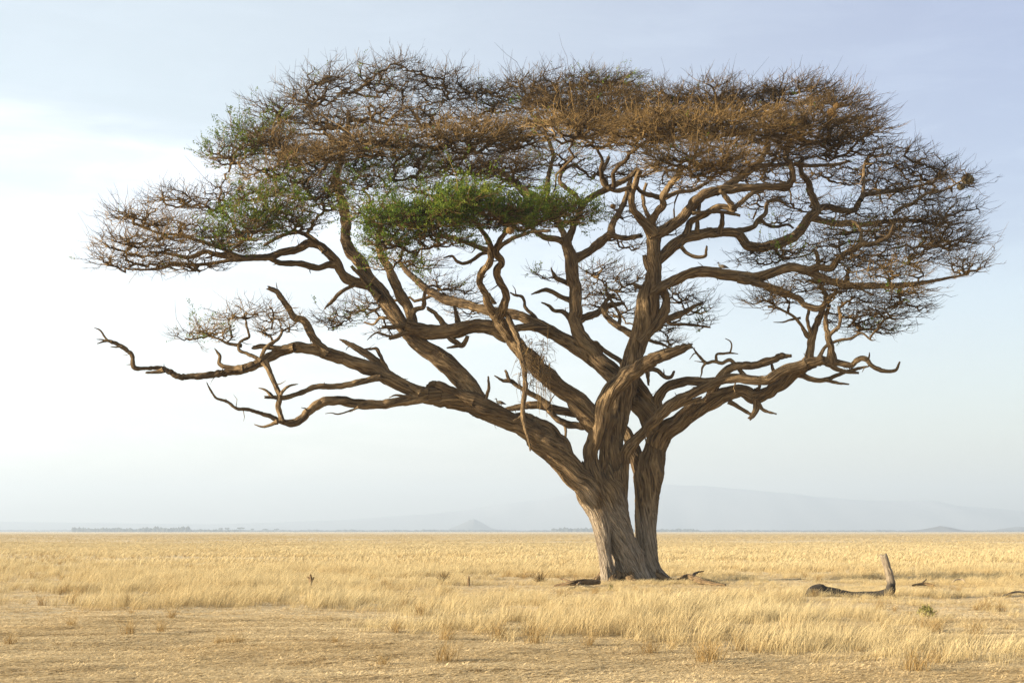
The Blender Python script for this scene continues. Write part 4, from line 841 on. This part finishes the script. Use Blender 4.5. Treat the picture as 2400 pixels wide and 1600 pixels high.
# ------------------------------------------------------------------ geese, nests
def vcol_material(name):
    m, nt, b = new_mat(name); k = NB(nt)
    k.L.new(k.attr('col').outputs['Vector'], b.inputs['Base Color']); b.inputs['Roughness'].default_value = .75
    return m
M_BIRD = vcol_material('plumage')
def perch(limb_name, px, py, dep):
    V = np.empty(len(limb_objs[limb_name].data.vertices) * 3, np.float32); limb_objs[limb_name].data.vertices.foreach_get('co', V); V = V.reshape(-1, 3) + BASE
    x0 = at(px, py, dep)[0]; c = V[np.abs(V[:, 0] - x0) < .06]; z0 = np.median(c[:, 2]); c = c[np.abs(c[:, 2] - z0) < .6]; c = c[c[:, 2] > z0]
    k = c[np.argsort(c[:, 2])[-6:]]; return float(x0), float(k[:, 1].mean()), float(k[:, 2].mean()) - .035
def goose(label, px, py, dep, size, flip, sitting, on):
    """one closed body from bill to tail, swept along its spine, with legs; feet at (px, py)"""
    # spine: x (metres, + = towards tail), z, half-width, half-height, colour
    dark, tan, white, brown, black, grey = (.06, .055, .045), (.42, .30, .17), (.62, .55, .42), (.17, .115, .07), (.02, .018, .016), (.30, .26, .2)
    up = 0.0 if not sitting else -.035
    st = [(-.232, .300, .004, .004, dark), (-.222, .302, .008, .008, dark), (-.205, .306, .012, .013, dark), (-.195, .310, .019, .021, grey), (-.178, .312, .023, .025, dark), (-.160, .303, .020, .022, brown), (-.150, .282, .016, .018, grey),
          (-.148, .258, .017, .019, grey), (-.146, .236, .022, .026, tan), (-.135, .212, .036, .042, white), (-.110, .190, .052, .060, white), (-.075, .176, .062, .070, white), (-.03, .168, .068, .074, tan), (.02, .160, .066, .068, brown), (.07, .148, .058, .056, brown), (.12, .130, .045, .040, dark), (.165, .112, .030, .024, black), (.205, .094, .020, .012, black), (.228, .084, .012, .006, black)]
    k = size / .46; sd = 12
    P = np.array([(a[0], 0, a[1] + up) for a in st]) * k; T_ = np.gradient(P, axis=0); T_ /= np.linalg.norm(T_, axis=1, keepdims=True)
    side = np.array([0, 1.0, 0]); upv = np.cross(T_, side); upv *= np.sign(upv[:, 2:3] + 1e-9)
    for i in range(1, len(upv)):
        if upv[i] @ upv[i - 1] < 0: upv[i] *= -1
    th = np.linspace(0, 2 * np.pi, sd, endpoint=False); V = []; Cc = []
    for i, a in enumerate(st):
        V.append(P[i] + (np.cos(th)[:, None] * side * a[2] + np.sin(th)[:, None] * upv[i] * a[3]) * k)
        low = np.sin(th) * np.sign(upv[i][2]) < -.2
        c = np.tile(np.array(a[4]), (sd, 1))
        if -.1 < a[0] < .1: c[low] = white if a[0] < .03 else tan
        Cc.append(c)
    V = np.vstack(V); Cc = np.vstack(Cc); n = len(st)
    i = np.arange(n - 1)[:, None] * sd; j = np.arange(sd)[None, :]; j2 = (j + 1) % sd
    Q = np.stack([i + j, i + j2, i + sd + j2, i + sd + j], -1).reshape(-1, 4)
    V = np.vstack([V, P[0] - T_[0] * .004 * k, P[-1]]); Cc = np.vstack([Cc, dark, black])
    T = np.vstack([np.stack([(np.arange(sd) + 1) % sd, np.arange(sd), np.full(sd, n * sd)], -1), np.stack([(n - 1) * sd + np.arange(sd), (n - 1) * sd + (np.arange(sd) + 1) % sd, np.full(sd, n * sd + 1)], -1)])
    g = Geo(); g.add(V, Q, T, col=Cc)
    pink = np.array([.30, .13, .12])
    for sgn in (-1, 1):
        hip = np.array([.02, sgn * .03, .13 + up]); kn = np.array([.035 - .01 * sgn, sgn * .03, .07 + up * .6]); ft = np.array([.012 - .02 * sgn, sgn * .03, .004])
        PP = np.stack([hip, kn, ft]) * k; gg = Geo(); sticks(gg, PP[None], np.array([[.016, .008, .007]]) * k, 6); g.add(gg.V[0], gg.Q[0], col=np.tile(pink, (len(gg.V[0]), 1)))
        for q in (-.35, 0, .35):    # webbed toes
            tt = np.stack([ft, ft + np.array([-.03, .012 * q * 3, -.001]), ft + np.array([-.05, .02 * q * 3, -.003])]) * k; gg = Geo(); sticks(gg, tt[None], np.array([[.006, .005, .003]]) * k, 4); g.add(gg.V[0], gg.Q[0], col=np.tile(pink, (len(gg.V[0]), 1)))
    # folded wing, a raised lobe along the flank
    me = g.mesh('goose', M_BIRD); o = obj('goose', me, None, perch(on, px, py, dep))
    for sgn in (-1, 1):
        gw = Geo(); u = np.linspace(0, 1, 9); prof = np.sin(np.pi * u ** .7) ** .8
        cx = (-.07 + .27 * u); cz = .185 + up - .075 * u ** 1.4; hh = .045 * prof + .003
        rows = []
        for q in (-1, -.5, 0, .5, 1): rows.append(np.stack([cx, sgn * (.048 + .030 * np.sqrt(1 - .8 * q * q) * (1 - .65 * u)), cz + q * hh], -1))
        W = np.stack(rows, 1) * k; nn = 5
        ii = np.arange(8)[:, None] * nn; jj = np.arange(nn - 1)[None, :]
        cc = np.array(brown)[None] * (1 - u[:, None]) + np.array(black)[None] * u[:, None]; cc[:3] = np.array(tan)
        inner = W.copy(); inner[..., 1] -= sgn * .012 * k
        Qw = np.stack([ii + jj, ii + jj + 1, ii + nn + jj + 1, ii + nn + jj], -1).reshape(-1, 4)
        gw.add(W.reshape(-1, 3), Qw, col=np.repeat(cc, nn, 0)); gw.add(inner.reshape(-1, 3), Qw[:, ::-1], col=np.repeat(cc, nn, 0))
        obj('wing', gw.mesh('wing', M_BIRD), o)
    o.rotation_euler = (0, 0, flip)
    tag(o, label, 'goose', 'geese perched in the tree')
goose('goose standing on the big left limb beside an upright dead stick', 1173, 953, TREE_Y - 1.55, .43, 0.0, False, 'A')
goose('pale goose resting on the long right limb near the thin twigs', 1697, 632, TREE_Y - .85, .46, R(-14), True, 'H')

M_STRAW = tint_material('nest_straw', [(.2, (.09, .05, .018)), (.6, (.20, .12, .042)), (1, (.32, .21, .085))])
M_OLDNEST = tint_material('old_nest', [(.2, (.07, .055, .035)), (.6, (.14, .11, .06)), (1, (.24, .19, .11))])
def nest(label, px, py, dep, rpx, mat, n=260):
    c = at(px, py, dep); r = rpx * scale_at(dep); g = Geo()
    u = RNG.normal(size=(n, 3)); u /= np.linalg.norm(u, axis=1, keepdims=True)
    t = np.cross(u, RNG.normal(size=(n, 3))); t /= np.linalg.norm(t, axis=1, keepdims=True)
    rr = r * RNG.uniform(.62, 1.0, (n, 1)); L_ = r * RNG.uniform(.5, 1.3, (n, 1)); sq = np.array([1.1, 1, .95])
    P = np.stack([u * rr * sq - t * L_ * .5 - u * L_ * .12, u * rr * sq + u * L_ * .05, u * rr * sq + t * L_ * .5 - u * L_ * .10], 1)
    sticks(g, P, np.full((n, 3), r * .055) * np.array([.6, 1, .6]), 3, {'tint': RNG.random(n)})
    import bmesh
    bm = bmesh.new(); bmesh.ops.create_icosphere(bm, subdivisions=3, radius=r * .78)
    V = np.array([v.co[:] for v in bm.verts]); T = np.array([[v.index for v in f.verts] for f in bm.faces]); bm.free()
    V = V * (.85 + .4 * fbm(V / r * 3, 3, int(px))[:, None]) * sq
    g.add(V, None, T, tint=vnoise(V / r * 8, 4))
    tag(obj('bird_nest', g.mesh('bird_nest', mat, smooth=False), None, tuple(c)), label, 'nest', 'nests in the crown')
nest('upper of two golden straw nests in the top right crown', 1961, 249, TREE_Y - 3.4, 7.5, M_STRAW)
nest('lower and larger of two golden straw nests in the top right crown', 1950, 263, TREE_Y - 3.5, 10.5, M_STRAW)
nest('larger dark nest near the outermost right twigs', 2268, 421, TREE_Y + 3.4, 14, M_OLDNEST)
nest('smaller dark nest just below the dark one at the right edge', 2252, 438, TREE_Y + 3.4, 9, M_OLDNEST)
nest('brown nest on the shaded underside of the green bough', 1195, 541, TREE_Y - 8.6, 9, M_STRAW)
nest('small brown nest hanging from the twigs above the left centre fork', 1437, 484, TREE_Y + .6, 6.5, M_STRAW)

# ------------------------------------------------------------------ fallen wood and plants on the ground
def on_ground(px, py):
    y = float(ground_depth(py)); p = at(px, py, y); p[2] = float(ground_z(p[0], p[1])); return p
def log():
    d = float(ground_depth(1399)); pts = [(1894, 1390, 9), (1904, 1386, 14), (1920, 1384, 15), (1932, 1386, 12), (1952, 1389, 11.5), (1975, 1393, 10.5), (2005, 1396, 10.5), (2040, 1396, 10.5), (2066, 1394, 11), (2084, 1388, 12), (2089, 1372, 11), (2085.5, 1353, 9.6), (2081, 1336, 8.8), (2076, 1319, 8.2), (2072, 1306, 7.8), (2071, 1302, 7.6)]
    a = np.array(pts, float); P = at(a[:, 0], a[:, 1], d); base = P[6].copy(); base[2] = 0
    PR = catmull(np.column_stack([P, a[:, 2] * scale_at(d)]), lambda r: .035)
    g = Geo(); limb_tube(g, PR, 30, 501, .16, .4, True, 0, lambda V: np.clip((V[:, 2] - .34) / .16 + (fbm(V * 6, 2, 5) - .5), 0, 1), .35)
    for k, q in enumerate([[(1900, 1388, 7), (1888, 1396, 5), (1884, 1404, 3)], [(1912, 1392, 8), (1906, 1404, 5), (1903, 1410, 2)], [(2085, 1388, 6), (2094, 1394, 4.5), (2098, 1399, 3)], [(2088, 1371, 5), (2093, 1372, 3.5), (2096, 1373, 2)], [(2000, 1396, 8), (2001, 1405, 5), (2002, 1411, 2)]]):
        b = np.array(q, float); limb_tube(g, catmull(np.column_stack([at(b[:, 0], b[:, 1], d - .12), b[:, 2] * scale_at(d)]), lambda r: .03), 12, 510 + k, .2, .4, True)
    tag(obj('fallen_log', g.mesh('fallen_log', M_LOG, base), None, tuple(base)), 'weathered grey fallen log with one stub standing upright, lying in the grass', 'log')
log()
def dead_branch(name, label, strands, mat, cat, sides=8):
    bleached = (lambda V: np.ones(len(V))) if mat is M_LOG else None
    g = Geo(); o = None
    for k, st in enumerate(strands):
        P = []
        for (px, py, r, h) in st:
            p = on_ground(px, py); p[2] += h; P.append((*p, r * scale_at(p[1])))
        P = np.array(P)
        if o is None: o = P[0, :3].copy()
        limb_tube(g, catmull(P, lambda r: .05), sides, 600 + k + len(label), .12, .8, False, 0, bleached)
    return tag(obj(name, g.mesh(name, mat, o), None, tuple(o)), label, cat)
dead_branch('dead_branch', 'dark dead branch lying in the grass left of the trunk foot', [[(1300, 1374, 2, .06), (1325, 1377, 4, .10), (1352, 1377, 6, .16), (1380, 1376, 7, .16), (1404, 1374, 5, .10)], [(1340, 1377, 3, .16), (1325, 1369, 2, .22), (1312, 1365, 1, .2)], [(1360, 1377, 4, .16), (1350, 1384, 3, .1), (1330, 1386, 1.5, .05)]], M_BARK, 'branch')
dead_branch('dead_branch', 'dark gnarled dead branch on the ground right of the trunk foot', [[(1590, 1366, 6, .10), (1615, 1365, 8, .18), (1640, 1369, 7, .14), (1670, 1372, 4, .10), (1700, 1374, 2, .06)], [(1620, 1366, 4, .2), (1634, 1360, 2.5, .3), (1650, 1359, 1, .32)]], M_BARK, 'branch')
dead_branch('dead_branch', 'thin pale stick arching out of the grass right of the log', [[(2228, 1368, 1.4, .0), (2240, 1368, 1.6, .16), (2256, 1368, 1.6, .17), (2266, 1369, 1.4, .02)]], M_LOG, 'stick', 6)
dead_branch('dead_branch', 'pale bent stick lying at the right edge of the frame', [[(2350, 1397, 1.6, .05), (2385, 1395, 2.4, .12), (2420, 1396, 2.4, .06)]], M_LOG, 'stick', 6)
dead_branch('dead_branch', 'dark broken branch half hidden in the shade line right of the log', [[(2140, 1377, 3, .06), (2165, 1376, 4, .10), (2190, 1377, 3, .06)], [(2160, 1376, 2, .1), (2172, 1370, 1, .2)]], M_BARK, 'branch', 6)
dead_branch('stump', 'small dark snapped stump poking out of the tall pale grass', [[(727, 1381, 4, .0), (727, 1381, 3.5, .18), (728, 1381, 3, .36), (726, 1381, 2.6, .48)], [(727, 1381, 2.4, .3), (722, 1381, 1.6, .40), (719, 1381, .8, .42)], [(728, 1381, 2.2, .22), (733, 1381, 1.8, .34), (735, 1381, 1.2, .40)]], M_BARK, 'stump')
dead_branch('stump', 'tiny dark stump in the grass midway between the snapped stump and the trunk', [[(1098, 1372, 3, .0), (1098, 1372, 2.6, .2), (1099, 1372, 1.6, .33)]], M_BARK, 'stump')

M_SHRUB = tint_material('shrub_leaf', [(.15, (.12, .13, .03)), (.55, (.26, .24, .07)), (.95, (.42, .35, .13))], .25)
def shrub(label, px, py, w, h, leaves, mat):
    b = on_ground(px, py); s = scale_at(b[1]); W = w * s; H = h * s
    root = empty('shrub', tuple(b)); n = 90
    d = RNG.normal(size=(n, 3)); d[:, 2] = np.abs(d[:, 2]) + .5; d /= np.linalg.norm(d, axis=1, keepdims=True)
    L_ = RNG.uniform(.5, 1, (n, 1)); e = d * L_ * np.array([W, W, H]); O = RNG.normal(0, W * .08, (n, 3)); O[:, 2] = 0
    P = np.stack([O, O + e * .5 + RNG.normal(0, W * .06, (n, 3)), O + e], 1)
    g = Geo(); sticks(g, P, np.tile(np.array([.008, .006, .003]), (n, 1)), 3, {'tint': RNG.random(n)})
    tag(obj('stems', g.mesh('stems', M_TWIG), root), kind='stuff')
    if leaves:
        nl = leaves; pk = RNG.integers(0, n, nl); f = RNG.uniform(.35, 1, (nl, 1)); o = P[pk, 0] * (1 - f) + P[pk, 2] * f + RNG.normal(0, W * .05, (nl, 3))
        a1 = RNG.normal(size=(nl, 3)); a1 /= np.linalg.norm(a1, axis=1, keepdims=True); a2 = np.cross(a1, RNG.normal(size=(nl, 3))); a2 /= np.linalg.norm(a2, axis=1, keepdims=True)
        sz = RNG.uniform(.03, .06, (nl, 1)); V = np.stack([o, o + a1 * sz * .5 + a2 * sz * .3, o + a1 * sz, o + a1 * sz * .5 - a2 * sz * .3], 1); V[..., 2] = np.maximum(V[..., 2], .01)
        gl = Geo(); gl.add(V.reshape(-1, 3), np.arange(nl * 4).reshape(-1, 4), tint=np.repeat(RNG.random(nl), 4))
        tag(obj('leaves', gl.mesh('leaves', mat, smooth=False), root), kind='stuff')
    tag(root, label, 'shrub')
shrub('small olive-green shrub in the dry grass below the log', 2170, 1443, 26, 30, 1500, M_SHRUB)
shrub('low bare twiggy shrub in the grass left of the trunk', 1265, 1362, 26, 34, 0, None)
shrub('bare thin-stemmed shrub in the tall grass halfway to the left edge', 1040, 1366, 30, 36, 0, None)
shrub('faint low green shrub at the foot of the trunk', 1432, 1384, 9, 14, 220, M_SHRUB)

# ------------------------------------------------------------------ grass
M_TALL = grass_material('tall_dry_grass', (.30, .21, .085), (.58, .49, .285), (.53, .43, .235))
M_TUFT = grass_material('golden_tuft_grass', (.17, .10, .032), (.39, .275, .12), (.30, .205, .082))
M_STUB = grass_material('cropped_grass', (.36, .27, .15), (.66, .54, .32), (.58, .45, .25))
def tuft_mesh(name, mat, n, h, spread, lean, width, bow, seed, flat=0.0):
    r = np.random.default_rng(seed)
    o = r.normal(0, spread, (n, 3)); o[:, 2] = 0
    a = r.uniform(0, 2 * np.pi, n); hh = h * r.uniform(.45, 1.05, n)
    out = np.stack([np.cos(a), np.sin(a), np.zeros(n)], 1) * (bow * r.uniform(.1, 1, n))[:, None]
    ld = np.array([lean, 0, 0])
    z = np.array([0, 0, 1.0]) * (1 - flat)
    t = np.array([0, .38, .72, 1.0])
    C = [o + (out * tt ** 1.6 + ld * tt ** 1.5 + z * tt * (1 - .12 * tt)) * hh[:, None] for tt in t]
    C = np.stack(C, 1); C[..., 2] = np.maximum(C[..., 2], r.uniform(0, .03, (n, 1)))
    sa = r.uniform(0, np.pi, n); side = np.stack([np.cos(sa), np.sin(sa), np.zeros(n)], 1)
    w = width * r.uniform(.6, 1.3, n)
    ww = np.stack([w * .9, w, w * .75, w * .12], 1)
    A = C - side[:, None] * ww[..., None]; B = C + side[:, None] * ww[..., None]
    V = np.stack([A, B], 2).reshape(n, 8, 3)
    b = (np.arange(n) * 8)[:, None, None]; i = np.array([0, 2, 4])[None, :, None]
    Q = (b + i + np.array([0, 1, 3, 2])[None, None, :]).reshape(-1, 4)
    g = Geo(); g.add(V.reshape(-1, 3), Q, t=np.tile(np.repeat(t, 2), n))
    return bpy.data.objects.new(name, g.mesh(name, mat, smooth=False))

def scatter(name, label, variants, P, rot, scl, idx):
    """one stuff object: a cloud of points that geometry nodes dress with grass tufts"""
    n = len(P); me = bpy.data.meshes.new(name); me.vertices.add(n); me.vertices.foreach_set('co', P.astype(np.float32).ravel())
    for nm, ty, key, d in (('rot', 'FLOAT', 'value', rot), ('scl', 'FLOAT_VECTOR', 'vector', scl), ('idx', 'INT', 'value', idx)):
        a = me.attributes.new(nm, ty, 'POINT'); a.data.foreach_set(key, d.astype(np.int32 if ty == 'INT' else np.float32).ravel())
    me.materials.append(variants[0].data.materials[0])
    o = obj(name, me); tag(o, label, 'grass', kind='stuff')
    ng = bpy.data.node_groups.new(name, 'GeometryNodeTree')
    ng.interface.new_socket('Geometry', in_out='INPUT', socket_type='NodeSocketGeometry'); ng.interface.new_socket('Geometry', in_out='OUTPUT', socket_type='NodeSocketGeometry')
    N, L = ng.nodes, ng.links
    gi = N.new('NodeGroupInput'); go = N.new('NodeGroupOutput'); ip = N.new('GeometryNodeInstanceOnPoints'); g2i = N.new('GeometryNodeGeometryToInstance')
    for v in reversed(variants):
        oi = N.new('GeometryNodeObjectInfo'); oi.inputs['Object'].default_value = v; L.new(oi.outputs['Geometry'], g2i.inputs[0])
    def named(nm, ty):
        k = N.new('GeometryNodeInputNamedAttribute'); k.data_type = ty; k.inputs['Name'].default_value = nm
        return [s for s in k.outputs if s.enabled and s.name == 'Attribute'][0]
    cx = N.new('ShaderNodeCombineXYZ'); L.new(named('rot', 'FLOAT'), cx.inputs['Z'])
    L.new(gi.outputs[0], ip.inputs['Points']); L.new(g2i.outputs[0], ip.inputs['Instance']); ip.inputs['Pick Instance'].default_value = True
    L.new(named('idx', 'INT'), ip.inputs['Instance Index']); L.new(cx.outputs[0], ip.inputs['Rotation']); L.new(named('scl', 'FLOAT_VECTOR'), ip.inputs['Scale'])
    L.new(ip.outputs[0], go.inputs[0])
    md = o.modifiers.new('grass', 'NODES'); md.node_group = ng
    return o

def to_px(x, y):
    return 1200 + x / y * FPX, HORIZON + CAM_H * FPX / y
EDGE_X = [-400, 0, 300, 700, 1000, 1300, 1600, 2000, 2400, 2900]
EDGE_Y = [1412, 1418, 1426, 1446, 1486, 1508, 1520, 1540, 1572, 1600]
def sward(x, y):
    """grass height (m) and density 0..1 at a ground point"""
    px, py = to_px(x, y)
    n1 = fbm(np.stack([x * .22, y * .22, x * 0], -1), 3, 41); n2 = fbm(np.stack([x * .05, y * .10, x * 0 + 9], -1), 4, 43)
    n3 = fbm(np.stack([x * .9, y * .9, x * 0 + 5], -1), 3, 47)
    edge = np.interp(px, EDGE_X, EDGE_Y) + 10 + (n1 - .5) * 90
    tall = np.clip((edge - py) / 55, 0, 1) ** 1.3
    h = (.36 + .30 * (n1 - .5)) * (.70 + .3 * np.clip((edge - py) / 40, 0, 1))
    # thin, grazed patches
    left = np.clip((300 - px) / 120, 0, 1) * np.clip((py - 1330) / 20, 0, 1); tall = tall * (1 - .75 * left)
    under = np.exp(-((py - 1374) / 17.0) ** 2) * np.clip((px - 1060) / 160, 0, 1); h = h * (1 - .62 * under)
    right = np.clip((px - 1750) / 300, 0, 1) * np.clip((py - 1395) / 20, 0, 1); h = h * (1 - .25 * right); tall = tall * (1 - .35 * right)
    band = np.exp(-((py - 1308 - (n1 - .5) * 16) / 8.0) ** 2) * np.clip((1250 - px) / 300, 0, 1); tall = tall * (1 - .8 * band)
    band2 = np.exp(-((py - 1326 - (n1 - .5) * 10) / 4.0) ** 2) * np.clip((700 - px) / 300, 0, 1); tall = tall * (1 - .6 * band2)
    far = np.clip((1300 - py) / 30, 0, 1); fp = np.clip((n2 - .44) * 6, 0, 1); tall = tall * (1 - far * .6 * (1 - fp))
    h = h * (1 - far * .35)
    tall = tall * np.clip(-.28 + 1.55 * n1 + 2.6 * (n3 - .5), 0, 1)
    h = h * (.72 + .6 * n3)
    log_ = ((x > 7.7) & (x < 11.6) & (y > 36.6) & (y < 40.4)); h = np.where(log_, h * .36, h)
    return h, tall
def clear_of(x, y):
    bx, by = BASE[0], BASE[1]
    return np.hypot((x - bx) / 1.35, (y - by) / 1.1) > 1
def wedge(n, y0, y1, seed, pw=1.0, margin=1.25):
    r = np.random.default_rng(seed); y = np.sqrt(r.uniform(y0 ** (1 + pw), y1 ** (1 + pw), n)) if pw == 1 else r.uniform(y0, y1, n)
    x = r.uniform(-1, 1, n) * (.36 * margin * y + 2.5); return x, y, r
def build_grass():
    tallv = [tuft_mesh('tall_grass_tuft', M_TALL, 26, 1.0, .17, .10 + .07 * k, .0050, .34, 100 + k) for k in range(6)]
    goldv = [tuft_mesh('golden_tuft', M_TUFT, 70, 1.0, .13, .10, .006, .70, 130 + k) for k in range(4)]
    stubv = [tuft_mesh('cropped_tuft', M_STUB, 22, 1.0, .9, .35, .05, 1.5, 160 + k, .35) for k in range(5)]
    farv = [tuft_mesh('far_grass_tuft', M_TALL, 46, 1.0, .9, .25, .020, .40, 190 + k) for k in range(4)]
    # tall sward, near
    x, y, r = wedge(60000, 19, 75, 1); h, t = sward(x, y); k = (r.random(len(x)) < t * np.clip(1.25 - y / 140, .3, 1)) & clear_of(x, y); x, y, h = x[k], y[k], h[k]; n = len(x)
    hs = h * r.uniform(.55, 1.3, n); sx = r.uniform(.6, .95, n)
    P = np.stack([x, y, ground_z(x, y) - .01], 1); scatter('tall_grass', 'tall pale dry grass leaning to the right across the plain', tallv, P, r.normal(0, .7, n), np.stack([sx * (hs * 1.2 + .25), sx * (hs * 1.2 + .25), hs], 1), r.integers(0, 6, n))
    print('TALL', n)
    # far sward
    x, y, r = wedge(26000, 60, 210, 2); h, t = sward(x, y); k = r.random(len(x)) < t * np.clip((y - 55) / 30, 0, 1); x, y, h = x[k], y[k], h[k]
    x2, y2, r2 = wedge(15000, 200, 900, 3, 0); h2, t2 = sward(x2, y2); k = r2.random(len(x2)) < t2; x = np.r_[x, x2[k]]; y = np.r_[y, y2[k]]; h = np.r_[h, h2[k]]; n = len(x)
    hs = h * r.uniform(.7, 1.15, n); w = np.clip(y / 110, .7, 4)
    P = np.stack([x, y, ground_z(x, y) - .01], 1); scatter('far_grass', 'pale dry grass in bands towards the horizon', farv, P, r.normal(0, .5, n), np.stack([w, w, hs], 1), r.integers(0, 4, n))
    print('FAR', n)
    # golden-brown tufts
    x, y, r = wedge(12000, 18, 160, 4); h, t = sward(x, y); nn = fbm(np.stack([x * .3, y * .3, x * 0 + 3], -1), 3, 51)
    pxx, pyy = to_px(x, y)
    k = (r.random(len(x)) < np.clip((nn - .46) * 3.2, 0, .9) * np.where(t > .02, 1, .35)) & clear_of(x, y); x, y, h = x[k], y[k], h[k]; n = len(x)
    hs = r.uniform(.12, .40, n) * np.clip(1.1 - np.abs(y - 40) / 200, .6, 1); P = np.stack([x, y, ground_z(x, y) - .01], 1)
    spots = [(530 * .34, 1398), (170, 1412), (110, 1338), (215, 1352), (160, 1310), (298, 1417), (518, 1418), (1170, 1502), (1245, 1495), (945, 1425), (985, 1440), (1670, 1545), (2145, 1575), (1035, 1362), (640, 1298), (1350, 1345), (1180, 1300), (1100, 1278), (1220, 1278), (1650, 1552), (60, 1332), (140, 1335)]
    e = np.array([on_ground(a, b) for a, b in spots]); P = np.vstack([P, e]); hs = np.r_[hs, np.full(len(e), .42)]; n = len(P)
    scatter('golden_tufts', 'rounded golden-brown grass tussocks dotted over the plain', goldv, P, r.uniform(0, 6.28, n), np.stack([hs * 1.15 + .1, hs * 1.15 + .1, hs], 1), r.integers(0, 4, n))
    print('GOLD', n)
    # cropped stubble and litter
    x, y, r = wedge(60000, 11, 62, 5, 1); xn, yn, _ = wedge(60000, 14, 31, 15, 1, 1.1); x = np.r_[x, xn]; y = np.r_[y, yn]; h, t = sward(x, y); k = r.random(len(x)) < np.clip(1.15 - t, .25, 1) * np.clip(1.3 - y / 70, .25, 1); x, y = x[k], y[k]; n = len(x)
    hs = r.uniform(.02, .065, n) * (.6 + .8 * fbm(np.stack([x, y, x * 0], -1), 2, 61)); P = np.stack([x, y, ground_z(x, y) - .004], 1); w = r.uniform(.05, .15, n)
    scatter('cropped_grass', 'short trampled straw and stubble over the bare foreground', stubv, P, r.normal(0, .4, n), np.stack([w * 1.9, w, hs], 1), r.integers(0, 5, n))
    print('STUB', n)
    # grass standing in front of the trunk foot and the log
    r = np.random.default_rng(9)
    x = np.r_[r.uniform(BASE[0] - 1.6, BASE[0] + 2.2, 260), r.uniform(8.4, 11.4, 60)]; y = np.r_[BASE[1] - r.uniform(1.0, 2.4, 260), float(ground_depth(1399)) - r.uniform(.2, .9, 60)]; n = len(x)
    hs = r.uniform(.08, .22, n); P = np.stack([x, y, ground_z(x, y) - .01], 1)
    scatter('foot_grass', 'sparse dry stalks in front of the trunk foot and the log', tallv, P, r.normal(0, .6, n), np.stack([hs + .25, hs + .25, hs], 1), r.integers(0, 6, n))
build_grass()

# ------------------------------------------------------------------ haze
def haze():
    m = bpy.data.materials.new('haze'); m.use_nodes = True; nt = m.node_tree; nt.nodes.remove(nt.nodes['Principled BSDF'])
    v = nt.nodes.new('ShaderNodeVolumePrincipled'); v.inputs['Color'].default_value = (.575, .685, .81, 1); v.inputs['Density'].default_value = 2.7e-4; v.inputs['Anisotropy'].default_value = 0.15
    nt.links.new(v.outputs[0], nt.nodes['Material Output'].inputs['Volume'])
    x, y0, y1, z0, z1 = 9600, -1200, 9600, -2.0, 300
    V = np.array([(-x, y0, z0), (x, y0, z0), (x, y1, z0), (-x, y1, z0), (-x, y0, z1), (x, y0, z1), (x, y1, z1), (-x, y1, z1)])
    g = Geo(); g.add(V, [(3, 2, 1, 0), (4, 5, 6, 7), (0, 1, 5, 4), (1, 2, 6, 5), (2, 3, 7, 6), (3, 0, 4, 7)])
    tag(obj('haze', g.mesh('haze', m, smooth=False)), kind='stuff')
haze()
